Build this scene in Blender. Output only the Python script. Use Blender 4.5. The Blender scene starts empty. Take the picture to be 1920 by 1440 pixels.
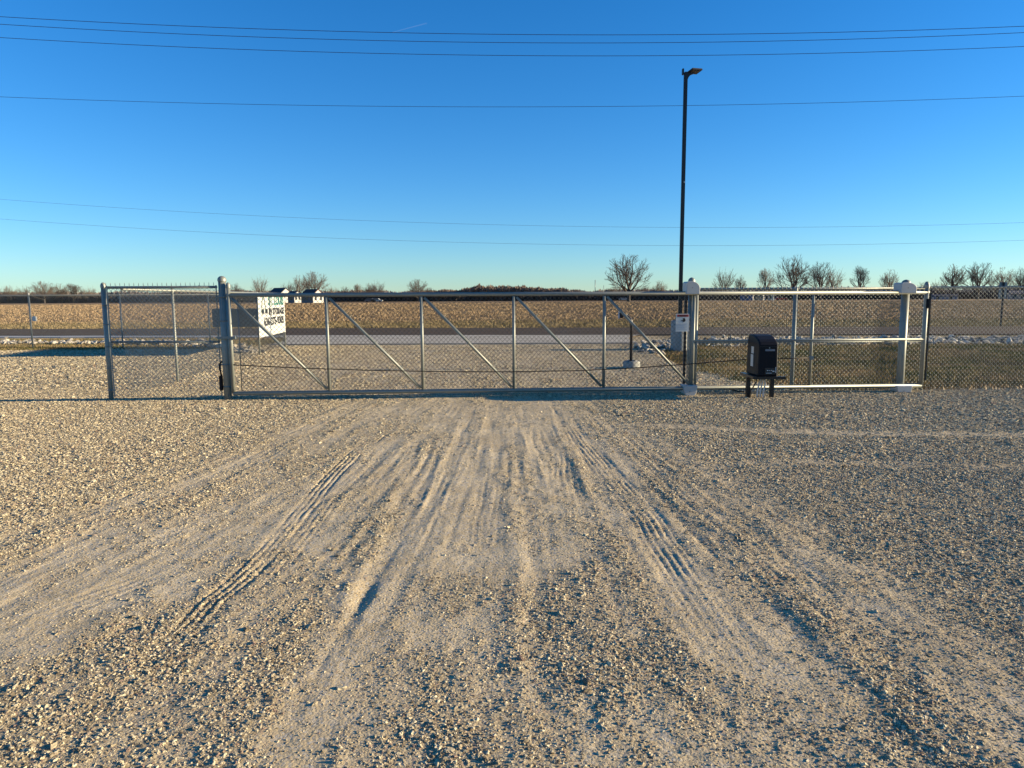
import bpy, bmesh, math, random
import numpy as np
from mathutils import Vector, Matrix

# ------------------------------------------------------------------ camera, world, sun, exposure
SC = bpy.context.scene
COL = SC.collection
F = 1332.0                       # focal length in photo pixels (1920 wide)
PITCH = math.atan(162.0 / F)
ROLL = 0.0045
CAM_H = 1.6
C0 = Vector((0, 0, CAM_H))
fwd = Vector((0, math.cos(PITCH), -math.sin(PITCH)))
up0 = Vector((0, math.sin(PITCH), math.cos(PITCH)))
rgt0 = Vector((1, 0, 0))
rgt = rgt0 * math.cos(ROLL) - up0 * math.sin(ROLL)
upv = rgt0 * math.sin(ROLL) + up0 * math.cos(ROLL)
cam = bpy.data.cameras.new("camera")
cam.sensor_width = 36.0
cam.lens = F / 1920.0 * 36.0
cam.clip_start = 0.05
cam.clip_end = 20000
camo = bpy.data.objects.new("camera", cam)
COL.objects.link(camo)
m = Matrix.Identity(4)
for i in range(3):
    m[i][0] = rgt[i]; m[i][1] = upv[i]; m[i][2] = -fwd[i]; m[i][3] = C0[i]
camo.matrix_world = m
SC.camera = camo

SUN_EL = math.radians(13.0)
SUN_AZ = math.radians(0.9)       # measured from +X towards +Y
sund = Vector((math.cos(SUN_EL) * math.cos(SUN_AZ), math.cos(SUN_EL) * math.sin(SUN_AZ), math.sin(SUN_EL)))
W = bpy.data.worlds.new("World")
SC.world = W
W.use_nodes = True
nt = W.node_tree
bg = nt.nodes["Background"]
sky = nt.nodes.new("ShaderNodeTexSky")
sky.sky_type = 'NISHITA'
sky.sun_disc = False
sky.sun_elevation = SUN_EL
sky.sun_rotation = math.pi / 2 - SUN_AZ
sky.altitude = 0
sky.air_density = 1.0
sky.dust_density = 0.0
sky.ozone_density = 3.0
hs = nt.nodes.new("ShaderNodeHueSaturation")
hs.inputs["Saturation"].default_value = 1.14
tint = nt.nodes.new("ShaderNodeMix"); tint.data_type = 'RGBA'; tint.blend_type = 'MULTIPLY'
tint.inputs["Factor"].default_value = 1.0; tint.inputs["B"].default_value = (0.70, 0.965, 1.30, 1)
nt.links.new(sky.outputs[0], tint.inputs["A"]); nt.links.new(tint.outputs["Result"], hs.inputs["Color"])
nt.links.new(hs.outputs[0], bg.inputs[0])
bg.inputs[1].default_value = 0.074
sl = bpy.data.lights.new("sun", 'SUN')
sl.energy = 5.0
sl.angle = math.radians(0.55)
sl.color = (1.0, 0.84, 0.57)
so = bpy.data.objects.new("sun", sl)
COL.objects.link(so)
so.location = (60, 0, 30)
so.rotation_euler = sund.to_track_quat('Z', 'Y').to_euler()
SC.view_settings.view_transform = 'Standard'
SC.view_settings.look = 'None'
SC.view_settings.exposure = 1.14
SC.view_settings.gamma = 1.0

# ------------------------------------------------------------------ helpers
rng = np.random.default_rng(7)
random.seed(7)


def ray(px, py):
    d = rgt * ((px - 960) / F) + fwd + upv * ((720 - py) / F)
    return d


def gr(px, py, z=0.0):
    d = ray(px, py)
    t = (z - CAM_H) / d.z
    return C0 + d * t


def at(px, py, Y):
    d = ray(px, py)
    return C0 + d * (Y / d.y)


GX0, GY0, GK = -4.4, 11.2, 0.056          # the line of the gate on the ground


def gate_y(x):
    return GY0 + GK * (x - GX0)


def atg(px, py, off=0.0):
    """point on the vertical plane of the gate (off metres behind it)"""
    d = ray(px, py)
    t = (GY0 + off - GK * GX0) / (d.y - GK * d.x)
    return C0 + d * t


def tag(o, label=None, cat=None, group=None, kind=None):
    if label: o["label"] = label
    if cat: o["category"] = cat
    if group: o["group"] = group
    if kind: o["kind"] = kind
    return o


def empty(name, loc, label, cat, group=None, rz=0.0):
    o = bpy.data.objects.new(name, None)
    COL.objects.link(o)
    o.empty_display_size = 0.1
    o.location = loc
    o.rotation_euler = (0, 0, rz)
    tag(o, label, cat, group)
    return o


def link_mesh(name, me, material, parent=None, local=False):
    o = bpy.data.objects.new(name, me)
    COL.objects.link(o)
    if material is not None:
        me.materials.clear()
        me.materials.append(material)
    if parent is not None:
        o.parent = parent
        if not local:                                  # vertices are in world space
            inv = Matrix.Translation(parent.location) @ Matrix.Rotation(parent.rotation_euler.z, 4, 'Z')
            p = parent.parent
            while p is not None:
                inv = Matrix.Translation(p.location) @ Matrix.Rotation(p.rotation_euler.z, 4, 'Z') @ inv
                p = p.parent
            me.transform(inv.inverted())
    return o


class MB:
    """collects tubes, boxes and lathes in world space; build() links them as one mesh object"""

    def __init__(s):
        s.v = []; s.f = []; s.sm = []

    def _add(s, vs, fs, smooth=False):
        b = len(s.v)
        s.v.extend([tuple(q) for q in vs])
        for f in fs:
            s.f.append([b + i for i in f]); s.sm.append(smooth)

    def box(s, c, size, rz=0.0, bev=0.0):
        hx, hy, hz = size[0] / 2, size[1] / 2, size[2] / 2
        bm = bmesh.new()
        bmesh.ops.create_cube(bm, size=1.0)
        bmesh.ops.scale(bm, vec=(size[0], size[1], size[2]), verts=bm.verts)
        if bev > 0:
            bmesh.ops.bevel(bm, geom=bm.edges[:], offset=bev, segments=2, affect='EDGES')
        R = Matrix.Rotation(rz, 3, 'Z')
        bm.verts.ensure_lookup_table()
        vs = [Vector(c) + R @ v.co for v in bm.verts]
        fs = [[v.index for v in f.verts] for f in bm.faces]
        bm.free()
        s._add(vs, fs)
        return s

    def tube(s, pts, r, n=12, cap=True, r1=None):
        pts = [Vector(p) for p in pts]
        k = len(pts)
        rs = [r + ((r1 if r1 is not None else r) - r) * i / max(1, k - 1) for i in range(k)]
        vs = []
        prev = None
        for i, p in enumerate(pts):
            if i == 0: d = pts[1] - pts[0]
            elif i == k - 1: d = pts[-1] - pts[-2]
            else: d = (pts[i + 1] - pts[i]).normalized() + (pts[i] - pts[i - 1]).normalized()
            d.normalize()
            if prev is None:
                a = Vector((0, 0, 1)) if abs(d.z) < 0.9 else Vector((1, 0, 0))
                u = d.cross(a).normalized()
            else:
                u = (prev - d * prev.dot(d)).normalized()
            prev = u
            w = d.cross(u)
            for j in range(n):
                t = 2 * math.pi * j / n
                vs.append(p + (u * math.cos(t) + w * math.sin(t)) * rs[i])
        fs = []
        for i in range(k - 1):
            for j in range(n):
                fs.append([i * n + j, i * n + (j + 1) % n, (i + 1) * n + (j + 1) % n, (i + 1) * n + j])
        s._add(vs, fs, True)
        if cap:
            b = len(s.v) - len(vs)
            s.f.append([b + j for j in range(n)][::-1]); s.sm.append(False)
            s.f.append([b + (k - 1) * n + j for j in range(n)]); s.sm.append(False)
        return s

    def lathe(s, base, prof, n=16):
        base = Vector(base)
        vs = []; fs = []
        for (r, z) in prof:
            for j in range(n):
                t = 2 * math.pi * j / n
                vs.append(base + Vector((r * math.cos(t), r * math.sin(t), z)))
        for i in range(len(prof) - 1):
            for j in range(n):
                fs.append([i * n + j, i * n + (j + 1) % n, (i + 1) * n + (j + 1) % n, (i + 1) * n + j])
        s._add(vs, fs, True)
        return s

    def prism(s, prof, origin, ux, uz, uy, depth):
        """profile (a,b) in ux,uz plane at origin, extruded by depth along uy"""
        o = Vector(origin); ux = Vector(ux); uz = Vector(uz); uy = Vector(uy)
        n = len(prof)
        vs = [o + ux * a + uz * b for a, b in prof] + [o + ux * a + uz * b + uy * depth for a, b in prof]
        fs = [list(range(n))[::-1], list(range(n, 2 * n))]
        for i in range(n):
            fs.append([i, (i + 1) % n, n + (i + 1) % n, n + i])
        s._add(vs, fs)
        return s

    def build(s, name, material, parent=None):
        me = bpy.data.meshes.new(name)
        me.from_pydata(s.v, [], s.f)
        me.polygons.foreach_set("use_smooth", s.sm)
        me.update()
        bm = bmesh.new(); bm.from_mesh(me)
        bmesh.ops.recalc_face_normals(bm, faces=bm.faces)
        bm.to_mesh(me); bm.free()
        return link_mesh(name, me, material, parent)


def np_mesh(name, verts, faces, nper, smooth=False):
    me = bpy.data.meshes.new(name)
    nv = len(verts); nf = len(faces)
    me.vertices.add(nv)
    me.vertices.foreach_set("co", np.asarray(verts, dtype=np.float32).ravel())
    me.loops.add(nf * nper)
    me.loops.foreach_set("vertex_index", np.asarray(faces, dtype=np.int32).ravel())
    me.polygons.add(nf)
    me.polygons.foreach_set("loop_start", np.arange(0, nf * nper, nper, dtype=np.int32))
    try:
        me.polygons.foreach_set("loop_total", np.full(nf, nper, dtype=np.int32))
    except Exception:
        pass
    me.polygons.foreach_set("use_smooth", np.full(nf, smooth))
    me.update(calc_edges=True)
    return me


def text_prism(txt, size, material, parent, origin, ux, uz, name="lettering", width=None, thick=0.002, bold=0.0, align='LEFT'):
    cu = bpy.data.curves.new("t", 'FONT')
    cu.body = txt
    cu.size = size
    cu.extrude = thick
    cu.offset = bold
    cu.align_x = align
    cu.resolution_u = 3
    to = bpy.data.objects.new("t", cu)
    COL.objects.link(to)
    dg = bpy.context.evaluated_depsgraph_get()
    dg.update()
    me = bpy.data.meshes.new_from_object(to.evaluated_get(dg))
    bpy.data.objects.remove(to)
    co = np.zeros(len(me.vertices) * 3); me.vertices.foreach_get("co", co); co = co.reshape(-1, 3)
    x0, x1 = co[:, 0].min(), co[:, 0].max()
    sx = 1.0
    if width: sx = width / (x1 - x0)
    if align == 'LEFT': co[:, 0] = (co[:, 0] - x0) * sx
    else: co[:, 0] *= sx
    ux = np.array(ux); uz = np.array(uz); un = np.cross(ux, uz)
    w = np.array(origin) + co[:, :1] * ux + co[:, 1:2] * uz + co[:, 2:3] * un
    me.vertices.foreach_set("co", w.astype(np.float32).ravel())
    me.update()
    me.name = name
    return link_mesh(name, me, material, parent)


# ---- value noise in numpy
def _h(ix, iy, seed):
    n = (ix.astype(np.int64) * 374761393 + iy.astype(np.int64) * 668265263 + seed * 1274126177) & 0xFFFFFFFF
    n = ((n ^ (n >> 13)) * 1274126177) & 0xFFFFFFFF
    return ((n ^ (n >> 16)) & 0xFFFF) / 65535.0


def vnoise(x, y, seed=0):
    ix = np.floor(x); iy = np.floor(y)
    fx = x - ix; fy = y - iy
    fx = fx * fx * (3 - 2 * fx); fy = fy * fy * (3 - 2 * fy)
    a = _h(ix, iy, seed); b = _h(ix + 1, iy, seed); c = _h(ix, iy + 1, seed); d = _h(ix + 1, iy + 1, seed)
    return (a + (b - a) * fx) * (1 - fy) + (c + (d - c) * fx) * fy


def fbm(x, y, seed=0, o=3):
    s = 0; a = 1; t = 0
    for k in range(o):
        s = s + a * vnoise(x * 2 ** k, y * 2 ** k, seed + 17 * k); t += a; a *= 0.5
    return s / t


def sstep(a, b, x):
    t = np.clip((x - a) / (b - a), 0, 1)
    return t * t * (3 - 2 * t)


def polyd(x, y, pts):
    """signed side distance to polyline and distance (numpy)"""
    best = np.full(x.shape, 1e9); sd = np.zeros(x.shape); al = np.zeros(x.shape)
    L = 0
    for (a, b) in zip(pts[:-1], pts[1:]):
        dx, dy = b[0] - a[0], b[1] - a[1]
        l2 = dx * dx + dy * dy; l = math.sqrt(l2)
        t = np.clip(((x - a[0]) * dx + (y - a[1]) * dy) / l2, 0, 1)
        ex = x - a[0] - t * dx; ey = y - a[1] - t * dy
        d = np.sqrt(ex * ex + ey * ey)
        s = np.sign(ex * dy - ey * dx) * d
        m_ = d < best
        best = np.where(m_, d, best); sd = np.where(m_, s, sd); al = np.where(m_, L + t * l, al)
        L += l
    return best, sd, al, L


def wpts(pp):
    out = []
    for (a, b) in pp:
        q = gr(a, b)
        out.append((q.x, q.y))
    # smooth with a Catmull-Rom pass
    res = []
    n = len(out)
    for i in range(n - 1):
        p0 = out[max(i - 1, 0)]; p1 = out[i]; p2 = out[i + 1]; p3 = out[min(i + 2, n - 1)]
        for k in range(4):
            t = k / 4
            res.append(tuple(0.5 * ((2 * p1[j]) + (-p0[j] + p2[j]) * t + (2 * p0[j] - 5 * p1[j] + 4 * p2[j] - p3[j]) * t * t + (-p0[j] + 3 * p1[j] - 3 * p2[j] + p3[j]) * t ** 3) for j in (0, 1)))
    res.append(out[-1])
    return res


# ------------------------------------------------------------------ materials
def mat(name, rgb, rough=0.6, metal=0.0, var=0.12, scale=8.0, bump=0.0, bscale=40.0, spec=0.5, tex='Object'):
    M = bpy.data.materials.new(name)
    M.use_nodes = True
    n = M.node_tree; b = n.nodes["Principled BSDF"]
    b.inputs["Roughness"].default_value = rough
    b.inputs["Metallic"].default_value = metal
    b.inputs["Specular IOR Level"].default_value = spec
    tc = n.nodes.new("ShaderNodeTexCoord")
    no = n.nodes.new("ShaderNodeTexNoise"); no.inputs["Scale"].default_value = scale; no.inputs["Detail"].default_value = 5
    n.links.new(tc.outputs[tex], no.inputs["Vector"])
    mx = n.nodes.new("ShaderNodeMix"); mx.data_type = 'RGBA'
    mx.inputs["A"].default_value = tuple(max(0, c * (1 - var)) for c in rgb) + (1,)
    mx.inputs["B"].default_value = tuple(min(1, c * (1 + var)) for c in rgb) + (1,)
    n.links.new(no.outputs["Fac"], mx.inputs["Factor"])
    n.links.new(mx.outputs["Result"], b.inputs["Base Color"])
    if bump > 0:
        n2 = n.nodes.new("ShaderNodeTexNoise"); n2.inputs["Scale"].default_value = bscale; n2.inputs["Detail"].default_value = 4
        n.links.new(tc.outputs[tex], n2.inputs["Vector"])
        bp = n.nodes.new("ShaderNodeBump"); bp.inputs["Strength"].default_value = bump; bp.inputs["Distance"].default_value = 0.01
        n.links.new(n2.outputs["Fac"], bp.inputs["Height"])
        n.links.new(bp.outputs[0], b.inputs["Normal"])
    return M


GALV = mat("galvanised_steel", (0.235, 0.24, 0.205), rough=0.5, metal=0.3, var=0.16, scale=14, bump=0.12, bscale=90)
GALV_WIRE = mat("galvanised_wire", (0.10, 0.085, 0.065), rough=0.6, metal=0.1, var=0.15, scale=3)
WIRE_BRIGHT = mat("new_bright_wire", (0.42, 0.42, 0.38), rough=0.5, metal=0.3, var=0.15, scale=3)
WIRE_PANEL = mat("panel_wire", (0.29, 0.30, 0.27), rough=0.5, metal=0.3, var=0.15, scale=3)
GALV_DULL = mat("weathered_steel", (0.20, 0.22, 0.21), rough=0.5, metal=0.5, var=0.2, scale=20)
DARK_STEEL = mat("dark_strut_steel", (0.028, 0.026, 0.024), rough=0.55, metal=0.2, var=0.3)
BLACK_PAINT = mat("black_bronze_paint", (0.018, 0.015, 0.015), rough=0.35, metal=0.2, var=0.3, scale=5)
BLACK_PLASTIC = mat("black_plastic_shell", (0.005, 0.0055, 0.009), rough=0.5, var=0.3, scale=12, bump=0.05, bscale=200, spec=0.18)
WHITE_PLASTIC = mat("grey_white_plastic", (0.42, 0.41, 0.385), rough=0.5, var=0.06, scale=10)
WHITE_SIGN = mat("white_sign_sheet", (0.56, 0.55, 0.50), rough=0.45, var=0.04, scale=4)
GREEN_INK = mat("green_ink", (0.02, 0.14, 0.11), rough=0.5, var=0.1)
BLACK_INK = mat("black_ink", (0.015, 0.015, 0.017), rough=0.5, var=0.1)
GREY_INK = mat("grey_ink", (0.33, 0.36, 0.42), rough=0.5, var=0.1)
RED_INK = mat("orange_red_ink", (0.45, 0.035, 0.02), rough=0.5, var=0.1)
TEAL = mat("green_panel_paint", (0.025, 0.085, 0.085), rough=0.6, var=0.25, scale=6)
CONCRETE = mat("cast_concrete", (0.30, 0.29, 0.25), rough=0.9, var=0.14, scale=9, bump=0.25, bscale=60)
CABLE = mat("black_cable", (0.02, 0.017, 0.015), rough=0.6, var=0.3)
RUST_CHAIN = mat("dark_oiled_chain", (0.035, 0.025, 0.018), rough=0.6, metal=0.3, var=0.4, scale=30)
LENS = mat("lamp_lens_glass", (0.12, 0.10, 0.09), rough=0.25, var=0.2)
CONDUIT = mat("grey_flexible_conduit", (0.55, 0.56, 0.55), rough=0.5, var=0.1)


def attr_node(n, name, kind='GEOMETRY'):
    a = n.nodes.new("ShaderNodeAttribute"); a.attribute_name = name; a.attribute_type = kind
    return a


def mixc(n, fac, a, b, blend='MIX'):
    mx = n.nodes.new("ShaderNodeMix"); mx.data_type = 'RGBA'; mx.blend_type = blend
    for s_, v in (("Factor", fac), ("A", a), ("B", b)):
        if isinstance(v, tuple): mx.inputs[s_].default_value = v if len(v) == 4 else v + (1,)
        elif isinstance(v, (int, float)): mx.inputs[s_].default_value = v
        else: n.links.new(v, mx.inputs[s_])
    return mx.outputs["Result"]


def noise_n(n, vec, scale, detail=4, rough=0.6):
    q = n.nodes.new("ShaderNodeTexNoise"); q.inputs["Scale"].default_value = scale
    q.inputs["Detail"].default_value = detail; q.inputs["Roughness"].default_value = rough
    n.links.new(vec, q.inputs["Vector"])
    return q.outputs["Fac"]


def ramp(n, fac, a, b, c0=(0, 0, 0), c1=(1, 1, 1)):
    r = n.nodes.new("ShaderNodeValToRGB")
    r.color_ramp.elements[0].position = a; r.color_ramp.elements[1].position = b
    r.color_ramp.elements[0].color = c0 + (1,); r.color_ramp.elements[1].color = c1 + (1,)
    n.links.new(fac, r.inputs[0])
    return r.outputs[0]


def mapping(n, vec, scale, rot=0.0):
    mp = n.nodes.new("ShaderNodeMapping"); mp.inputs["Scale"].default_value = scale
    mp.inputs["Rotation"].default_value = (0, 0, rot)
    n.links.new(vec, mp.inputs["Vector"])
    return mp.outputs[0]


def math_n(n, op, a, b):
    q = n.nodes.new("ShaderNodeMath"); q.operation = op
    for i, v in enumerate((a, b)):
        if isinstance(v, (int, float)): q.inputs[i].default_value = v
        else: n.links.new(v, q.inputs[i])
    return q.outputs[0]


def ground_material():
    M = bpy.data.materials.new("ground_gravel_grass_field")
    M.use_nodes = True
    n = M.node_tree; b = n.nodes["Principled BSDF"]
    b.inputs["Roughness"].default_value = 0.95
    b.inputs["Specular IOR Level"].default_value = 0.04
    geo = n.nodes.new("ShaderNodeNewGeometry").outputs["Position"]
    packed = attr_node(n, "packed").outputs["Fac"]
    grass = attr_node(n, "grass").outputs["Fac"]
    field = attr_node(n, "field").outputs["Fac"]
    verge = attr_node(n, "verge").outputs["Fac"]
    soil_shade = attr_node(n, "soil_shade").outputs["Fac"]
    # gravel bed
    vor = n.nodes.new("ShaderNodeTexVoronoi"); vor.inputs["Scale"].default_value = 75
    n.links.new(geo, vor.inputs["Vector"])
    cell = n.nodes.new("ShaderNodeSeparateColor"); n.links.new(vor.outputs["Color"], cell.inputs[0])
    gcol = mixc(n, cell.outputs[0], (0.21, 0.16, 0.092), (0.62, 0.50, 0.305))
    gcol = mixc(n, ramp(n, cell.outputs[1], 0.86, 0.95), gcol, (0.36, 0.24, 0.17))
    # packed fines
    pn = noise_n(n, geo, 2.2, 6)
    pcol = mixc(n, ramp(n, pn, 0.35, 0.65), (0.52, 0.41, 0.245), (0.72, 0.59, 0.385))
    pcol = mixc(n, ramp(n, noise_n(n, geo, 60, 3), 0.3, 0.7), (0.48, 0.375, 0.23), pcol)
    pcol = mixc(n, ramp(n, cell.outputs[2], 0.6, 1.0), pcol, (0.50, 0.45, 0.37))
    col = mixc(n, packed, gcol, pcol)
    big = ramp(n, noise_n(n, geo, 0.55, 4), 0.3, 0.7, (0.86, 0.84, 0.82), (1.05, 1.04, 1.02))
    col = mixc(n, 1.0, col, big, 'MULTIPLY')
    # dormant grass
    g1 = noise_n(n, mapping(n, geo, (1.2, 2.5, 1)), 1.2, 6, 0.7)
    g2 = noise_n(n, geo, 14, 5, 0.75)
    gr_c = mixc(n, ramp(n, g1, 0.35, 0.68), (0.10, 0.105, 0.035), (0.36, 0.235, 0.11))
    gr_c = mixc(n, ramp(n, g2, 0.30, 0.72), (0.085, 0.062, 0.03), gr_c)
    col = mixc(n, grass, col, gr_c)
    col = mixc(n, soil_shade, col, (0.035, 0.026, 0.018))  # dark ditch soil plus painted shade at the ditch and fence foot
    # stubble field
    f1 = noise_n(n, mapping(n, geo, (0.02, 0.28, 1), 0.03), 1.0, 7, 0.65)
    f2 = noise_n(n, mapping(n, geo, (0.5, 1.6, 1), 0.03), 1.0, 6, 0.75)
    f3 = noise_n(n, mapping(n, geo, (0.006, 0.02, 1)), 1.0, 3)
    fc = mixc(n, ramp(n, f1, 0.34, 0.66), (0.235, 0.155, 0.08), (0.44, 0.31, 0.175))
    fc = mixc(n, ramp(n, f2, 0.35, 0.68), mixc(n, 0.45, fc, (0.12, 0.07, 0.035)), fc)
    fc = mixc(n, ramp(n, f2, 0.60, 0.74), fc, (0.42, 0.31, 0.19))
    fc = mixc(n, 1.0, fc, ramp(n, f3, 0.3, 0.7, (0.82, 0.78, 0.75), (1.1, 1.08, 1.05)), 'MULTIPLY')
    col = mixc(n, field, col, fc)
    # dry yellow verge
    v2 = noise_n(n, mapping(n, geo, (0.6, 2.5, 1)), 1.6, 6, 0.7)
    vc = mixc(n, ramp(n, v2, 0.35, 0.66), (0.115, 0.085, 0.035), (0.36, 0.26, 0.115))
    col = mixc(n, verge, col, vc)
    n.links.new(col, b.inputs["Base Color"])
    # bump
    h1 = math_n(n, 'MULTIPLY', math_n(n, 'SUBTRACT', 1.0, vor.outputs["Distance"]), 0.006)
    h2 = math_n(n, 'MULTIPLY', noise_n(n, geo, 35, 6, 0.7), 0.010)
    h3 = math_n(n, 'MULTIPLY', noise_n(n, geo, 260, 3, 0.6), 0.0035)
    hh = math_n(n, 'MULTIPLY', math_n(n, 'ADD', math_n(n, 'ADD', h1, h2), h3), math_n(n, 'SUBTRACT', 1.0, math_n(n, 'MULTIPLY', packed, 0.6)))
    rough_far = math_n(n, 'MULTIPLY', math_n(n, 'ADD', field, verge), 0.16)
    h4 = math_n(n, 'MULTIPLY', f2, rough_far)
    h5 = math_n(n, 'MULTIPLY', g2, math_n(n, 'MULTIPLY', grass, 0.05))
    hh = math_n(n, 'ADD', hh, math_n(n, 'ADD', h4, h5))
    bp = n.nodes.new("ShaderNodeBump"); bp.inputs["Strength"].default_value = 0.8; bp.inputs["Distance"].default_value = 1.0
    n.links.new(hh, bp.inputs["Height"])
    n.links.new(bp.outputs[0], b.inputs["Normal"])
    return M


def stone_material(name, a, b_, c, rough=0.9):
    M = bpy.data.materials.new(name)
    M.use_nodes = True
    n = M.node_tree; b = n.nodes["Principled BSDF"]
    b.inputs["Roughness"].default_value = rough
    b.inputs["Specular IOR Level"].default_value = 0.2
    t = attr_node(n, "tint", 'INSTANCER').outputs["Fac"]
    col = mixc(n, t, a, b_)
    col = mixc(n, ramp(n, t, 0.90, 0.96), col, c)
    geo = n.nodes.new("ShaderNodeNewGeometry").outputs["Position"]
    nn = noise_n(n, geo, 120, 4)
    col = mixc(n, 1.0, col, ramp(n, nn, 0.3, 0.7, (0.8, 0.8, 0.8), (1.1, 1.1, 1.1)), 'MULTIPLY')
    n.links.new(col, b.inputs["Base Color"])
    return M


# ------------------------------------------------------------------ the lie of the land
PACK = [  # (photo-traced centre line, half width in m, strength)
    ([(950, 752), (925, 850), (880, 950), (800, 1060), (730, 1200), (690, 1440)], 0.55, 1.0),
    ([(880, 760), (760, 850), (600, 955), (430, 1040), (200, 1120), (0, 1180)], 0.50, 1.0),
    ([(700, 860), (520, 930), (350, 985), (150, 1060), (0, 1110)], 0.28, 0.7),
    ([(985, 755), (1000, 880), (1000, 1000), (960, 1060)], 0.45, 1.0),
    ([(1060, 770), (1140, 860), (1220, 960), (1310, 1080), (1420, 1230), (1500, 1440)], 0.42, 0.95),
    ([(1120, 790), (1270, 860), (1400, 950), (1560, 1070), (1750, 1200), (1920, 1310)], 0.26, 0.6),
    ([(640, 850), (450, 885), (200, 955), (0, 1010)], 0.22, 0.5),
    ([(650, 1000), (560, 1090), (470, 1240), (380, 1440)], 0.42, 0.8),
    ([(1150, 792), (1500, 810), (1920, 815)], 0.14, 0.6),
    ([(1230, 875), (1500, 868), (1920, 878)], 0.13, 0.45),
    ([(1560, 1290), (1720, 1360), (1920, 1400)], 0.14, 0.7),
    ([(1180, 1150), (1250, 1290), (1330, 1440)], 0.22, 0.7),
    ([(740, 1060), (700, 1200), (690, 1440)], 0.5, 0.6),
    ([(1000, 1230), (1090, 1330), (1130, 1440)], 0.25, 0.6),
]
LOOSE = [
    ([(860, 1110), (1040, 1140), (1110, 1230)], 0.26, 1.0),
    ([(1470, 1090), (1560, 1160), (1650, 1250), (1760, 1340)], 0.16, 1.0),
    ([(1120, 1240), (1330, 1290), (1450, 1400)], 0.26, 0.8),
    ([(500, 1060), (370, 1160), (230, 1290), (0, 1420)], 0.22, 1.0),
    ([(860, 1240), (840, 1330), (840, 1440)], 0.20, 0.9),
    ([(560, 1180), (500, 1300), (430, 1420)], 0.12, 0.8),
    ([(1090, 760), (1130, 800), (1200, 850)], 0.25, 0.5),
]
TREAD = [  # (line, half width, pitch of grooves, depth)
    ([(735, 800), (690, 832), (640, 875), (605, 912), (545, 985), (475, 1065), (405, 1125), (350, 1185), (250, 1270)], 0.10, 0.045, 0.012),
    ([(640, 905), (585, 985), (520, 1065), (455, 1130)], 0.07, 0.045, 0.006),
    ([(1070, 800), (1092, 832), (1150, 900), (1205, 965), (1262, 1050), (1310, 1120), (1345, 1170), (1385, 1215), (1450, 1290)], 0.12, 0.048, 0.008),
    ([(1180, 830), (1290, 930), (1400, 1020), (1500, 1110), (1620, 1210)], 0.10, 0.05, 0.003),
    ([(1052, 835), (1058, 900), (1068, 955)], 0.13, 0.055, 0.005),
    ([(1010, 890), (1022, 935)], 0.10, 0.045, 0.003),
    ([(0, 1000), (200, 955), (330, 925)], 0.10, 0.06, 0.006),
    ([(700, 1140), (640, 1240), (600, 1330)], 0.11, 0.05, 0.005),
    ([(1140, 1330), (1175, 1385), (1200, 1435)], 0.14, 0.05, 0.008),
    ([(1500, 1340), (1560, 1390), (1620, 1440)], 0.14, 0.05, 0.008),
    ([(300, 1290), (150, 1370), (20, 1430)], 0.14, 0.06, 0.010),
    ([(430, 1020), (300, 1075), (150, 1130), (20, 1190)], 0.13, 0.06, 0.005),
    ([(840, 850), (800, 960), (770, 1040)], 0.13, 0.05, 0.003),
    ([(930, 880), (915, 980), (905, 1060)], 0.13, 0.05, 0.002),
]
RIDGE = [  # soft windrows and ruts (line, half width, height)
    ([(745, 915), (735, 960), (700, 1060), (660, 1120), (620, 1200)], 0.05, 0.022),
    ([(690, 1075), (650, 1145), (615, 1195)], 0.05, 0.020),
    ([(970, 870), (975, 960), (985, 1060), (985, 1200), (1000, 1440)], 0.06, 0.016),
    ([(540, 1000), (465, 1080), (395, 1140)], 0.05, 0.014),
    ([(1455, 1095), (1560, 1170), (1640, 1260), (1760, 1400)], 0.09, 0.035),
    ([(1285, 1050), (1350, 1140), (1400, 1210)], 0.05, 0.012),
    ([(1080, 1290), (1120, 1360), (1160, 1440)], 0.05, 0.014),
    ([(540, 1240), (520, 1340), (500, 1440)], 0.06, 0.02),
    ([(430, 1050), (330, 1110), (150, 1210), (0, 1300)], 0.10, 0.02),
    ([(760, 880), (620, 960), (470, 1030)], 0.10, 0.012),
]
PACKw = [(wpts(a), b, c) for a, b, c in PACK]
LOOSEw = [(wpts(a), b, c) for a, b, c in LOOSE]
TREADw = [(wpts(a), b, c, d) for a, b, c, d in TREAD]
RIDGEw = [(wpts(a), b, c) for a, b, c in RIDGE]


def warp(x, y):
    return x + 0.16 * (fbm(x * 1.7, y * 1.2, 3) - 0.5) + 0.06 * (fbm(x * 9, y * 7, 5) - 0.5), y


def lane(x, y):
    """coordinate across the drive (tracks keep it constant and spread a little towards the lot)"""
    w = 0.03 * np.sin(y * 0.9 + x * 0.6) + 0.13 * (fbm(x * 0.5, y * 0.35, 221) - 0.5)
    return (x + w) / (1 + 0.045 * (9 - y)), y


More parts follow.
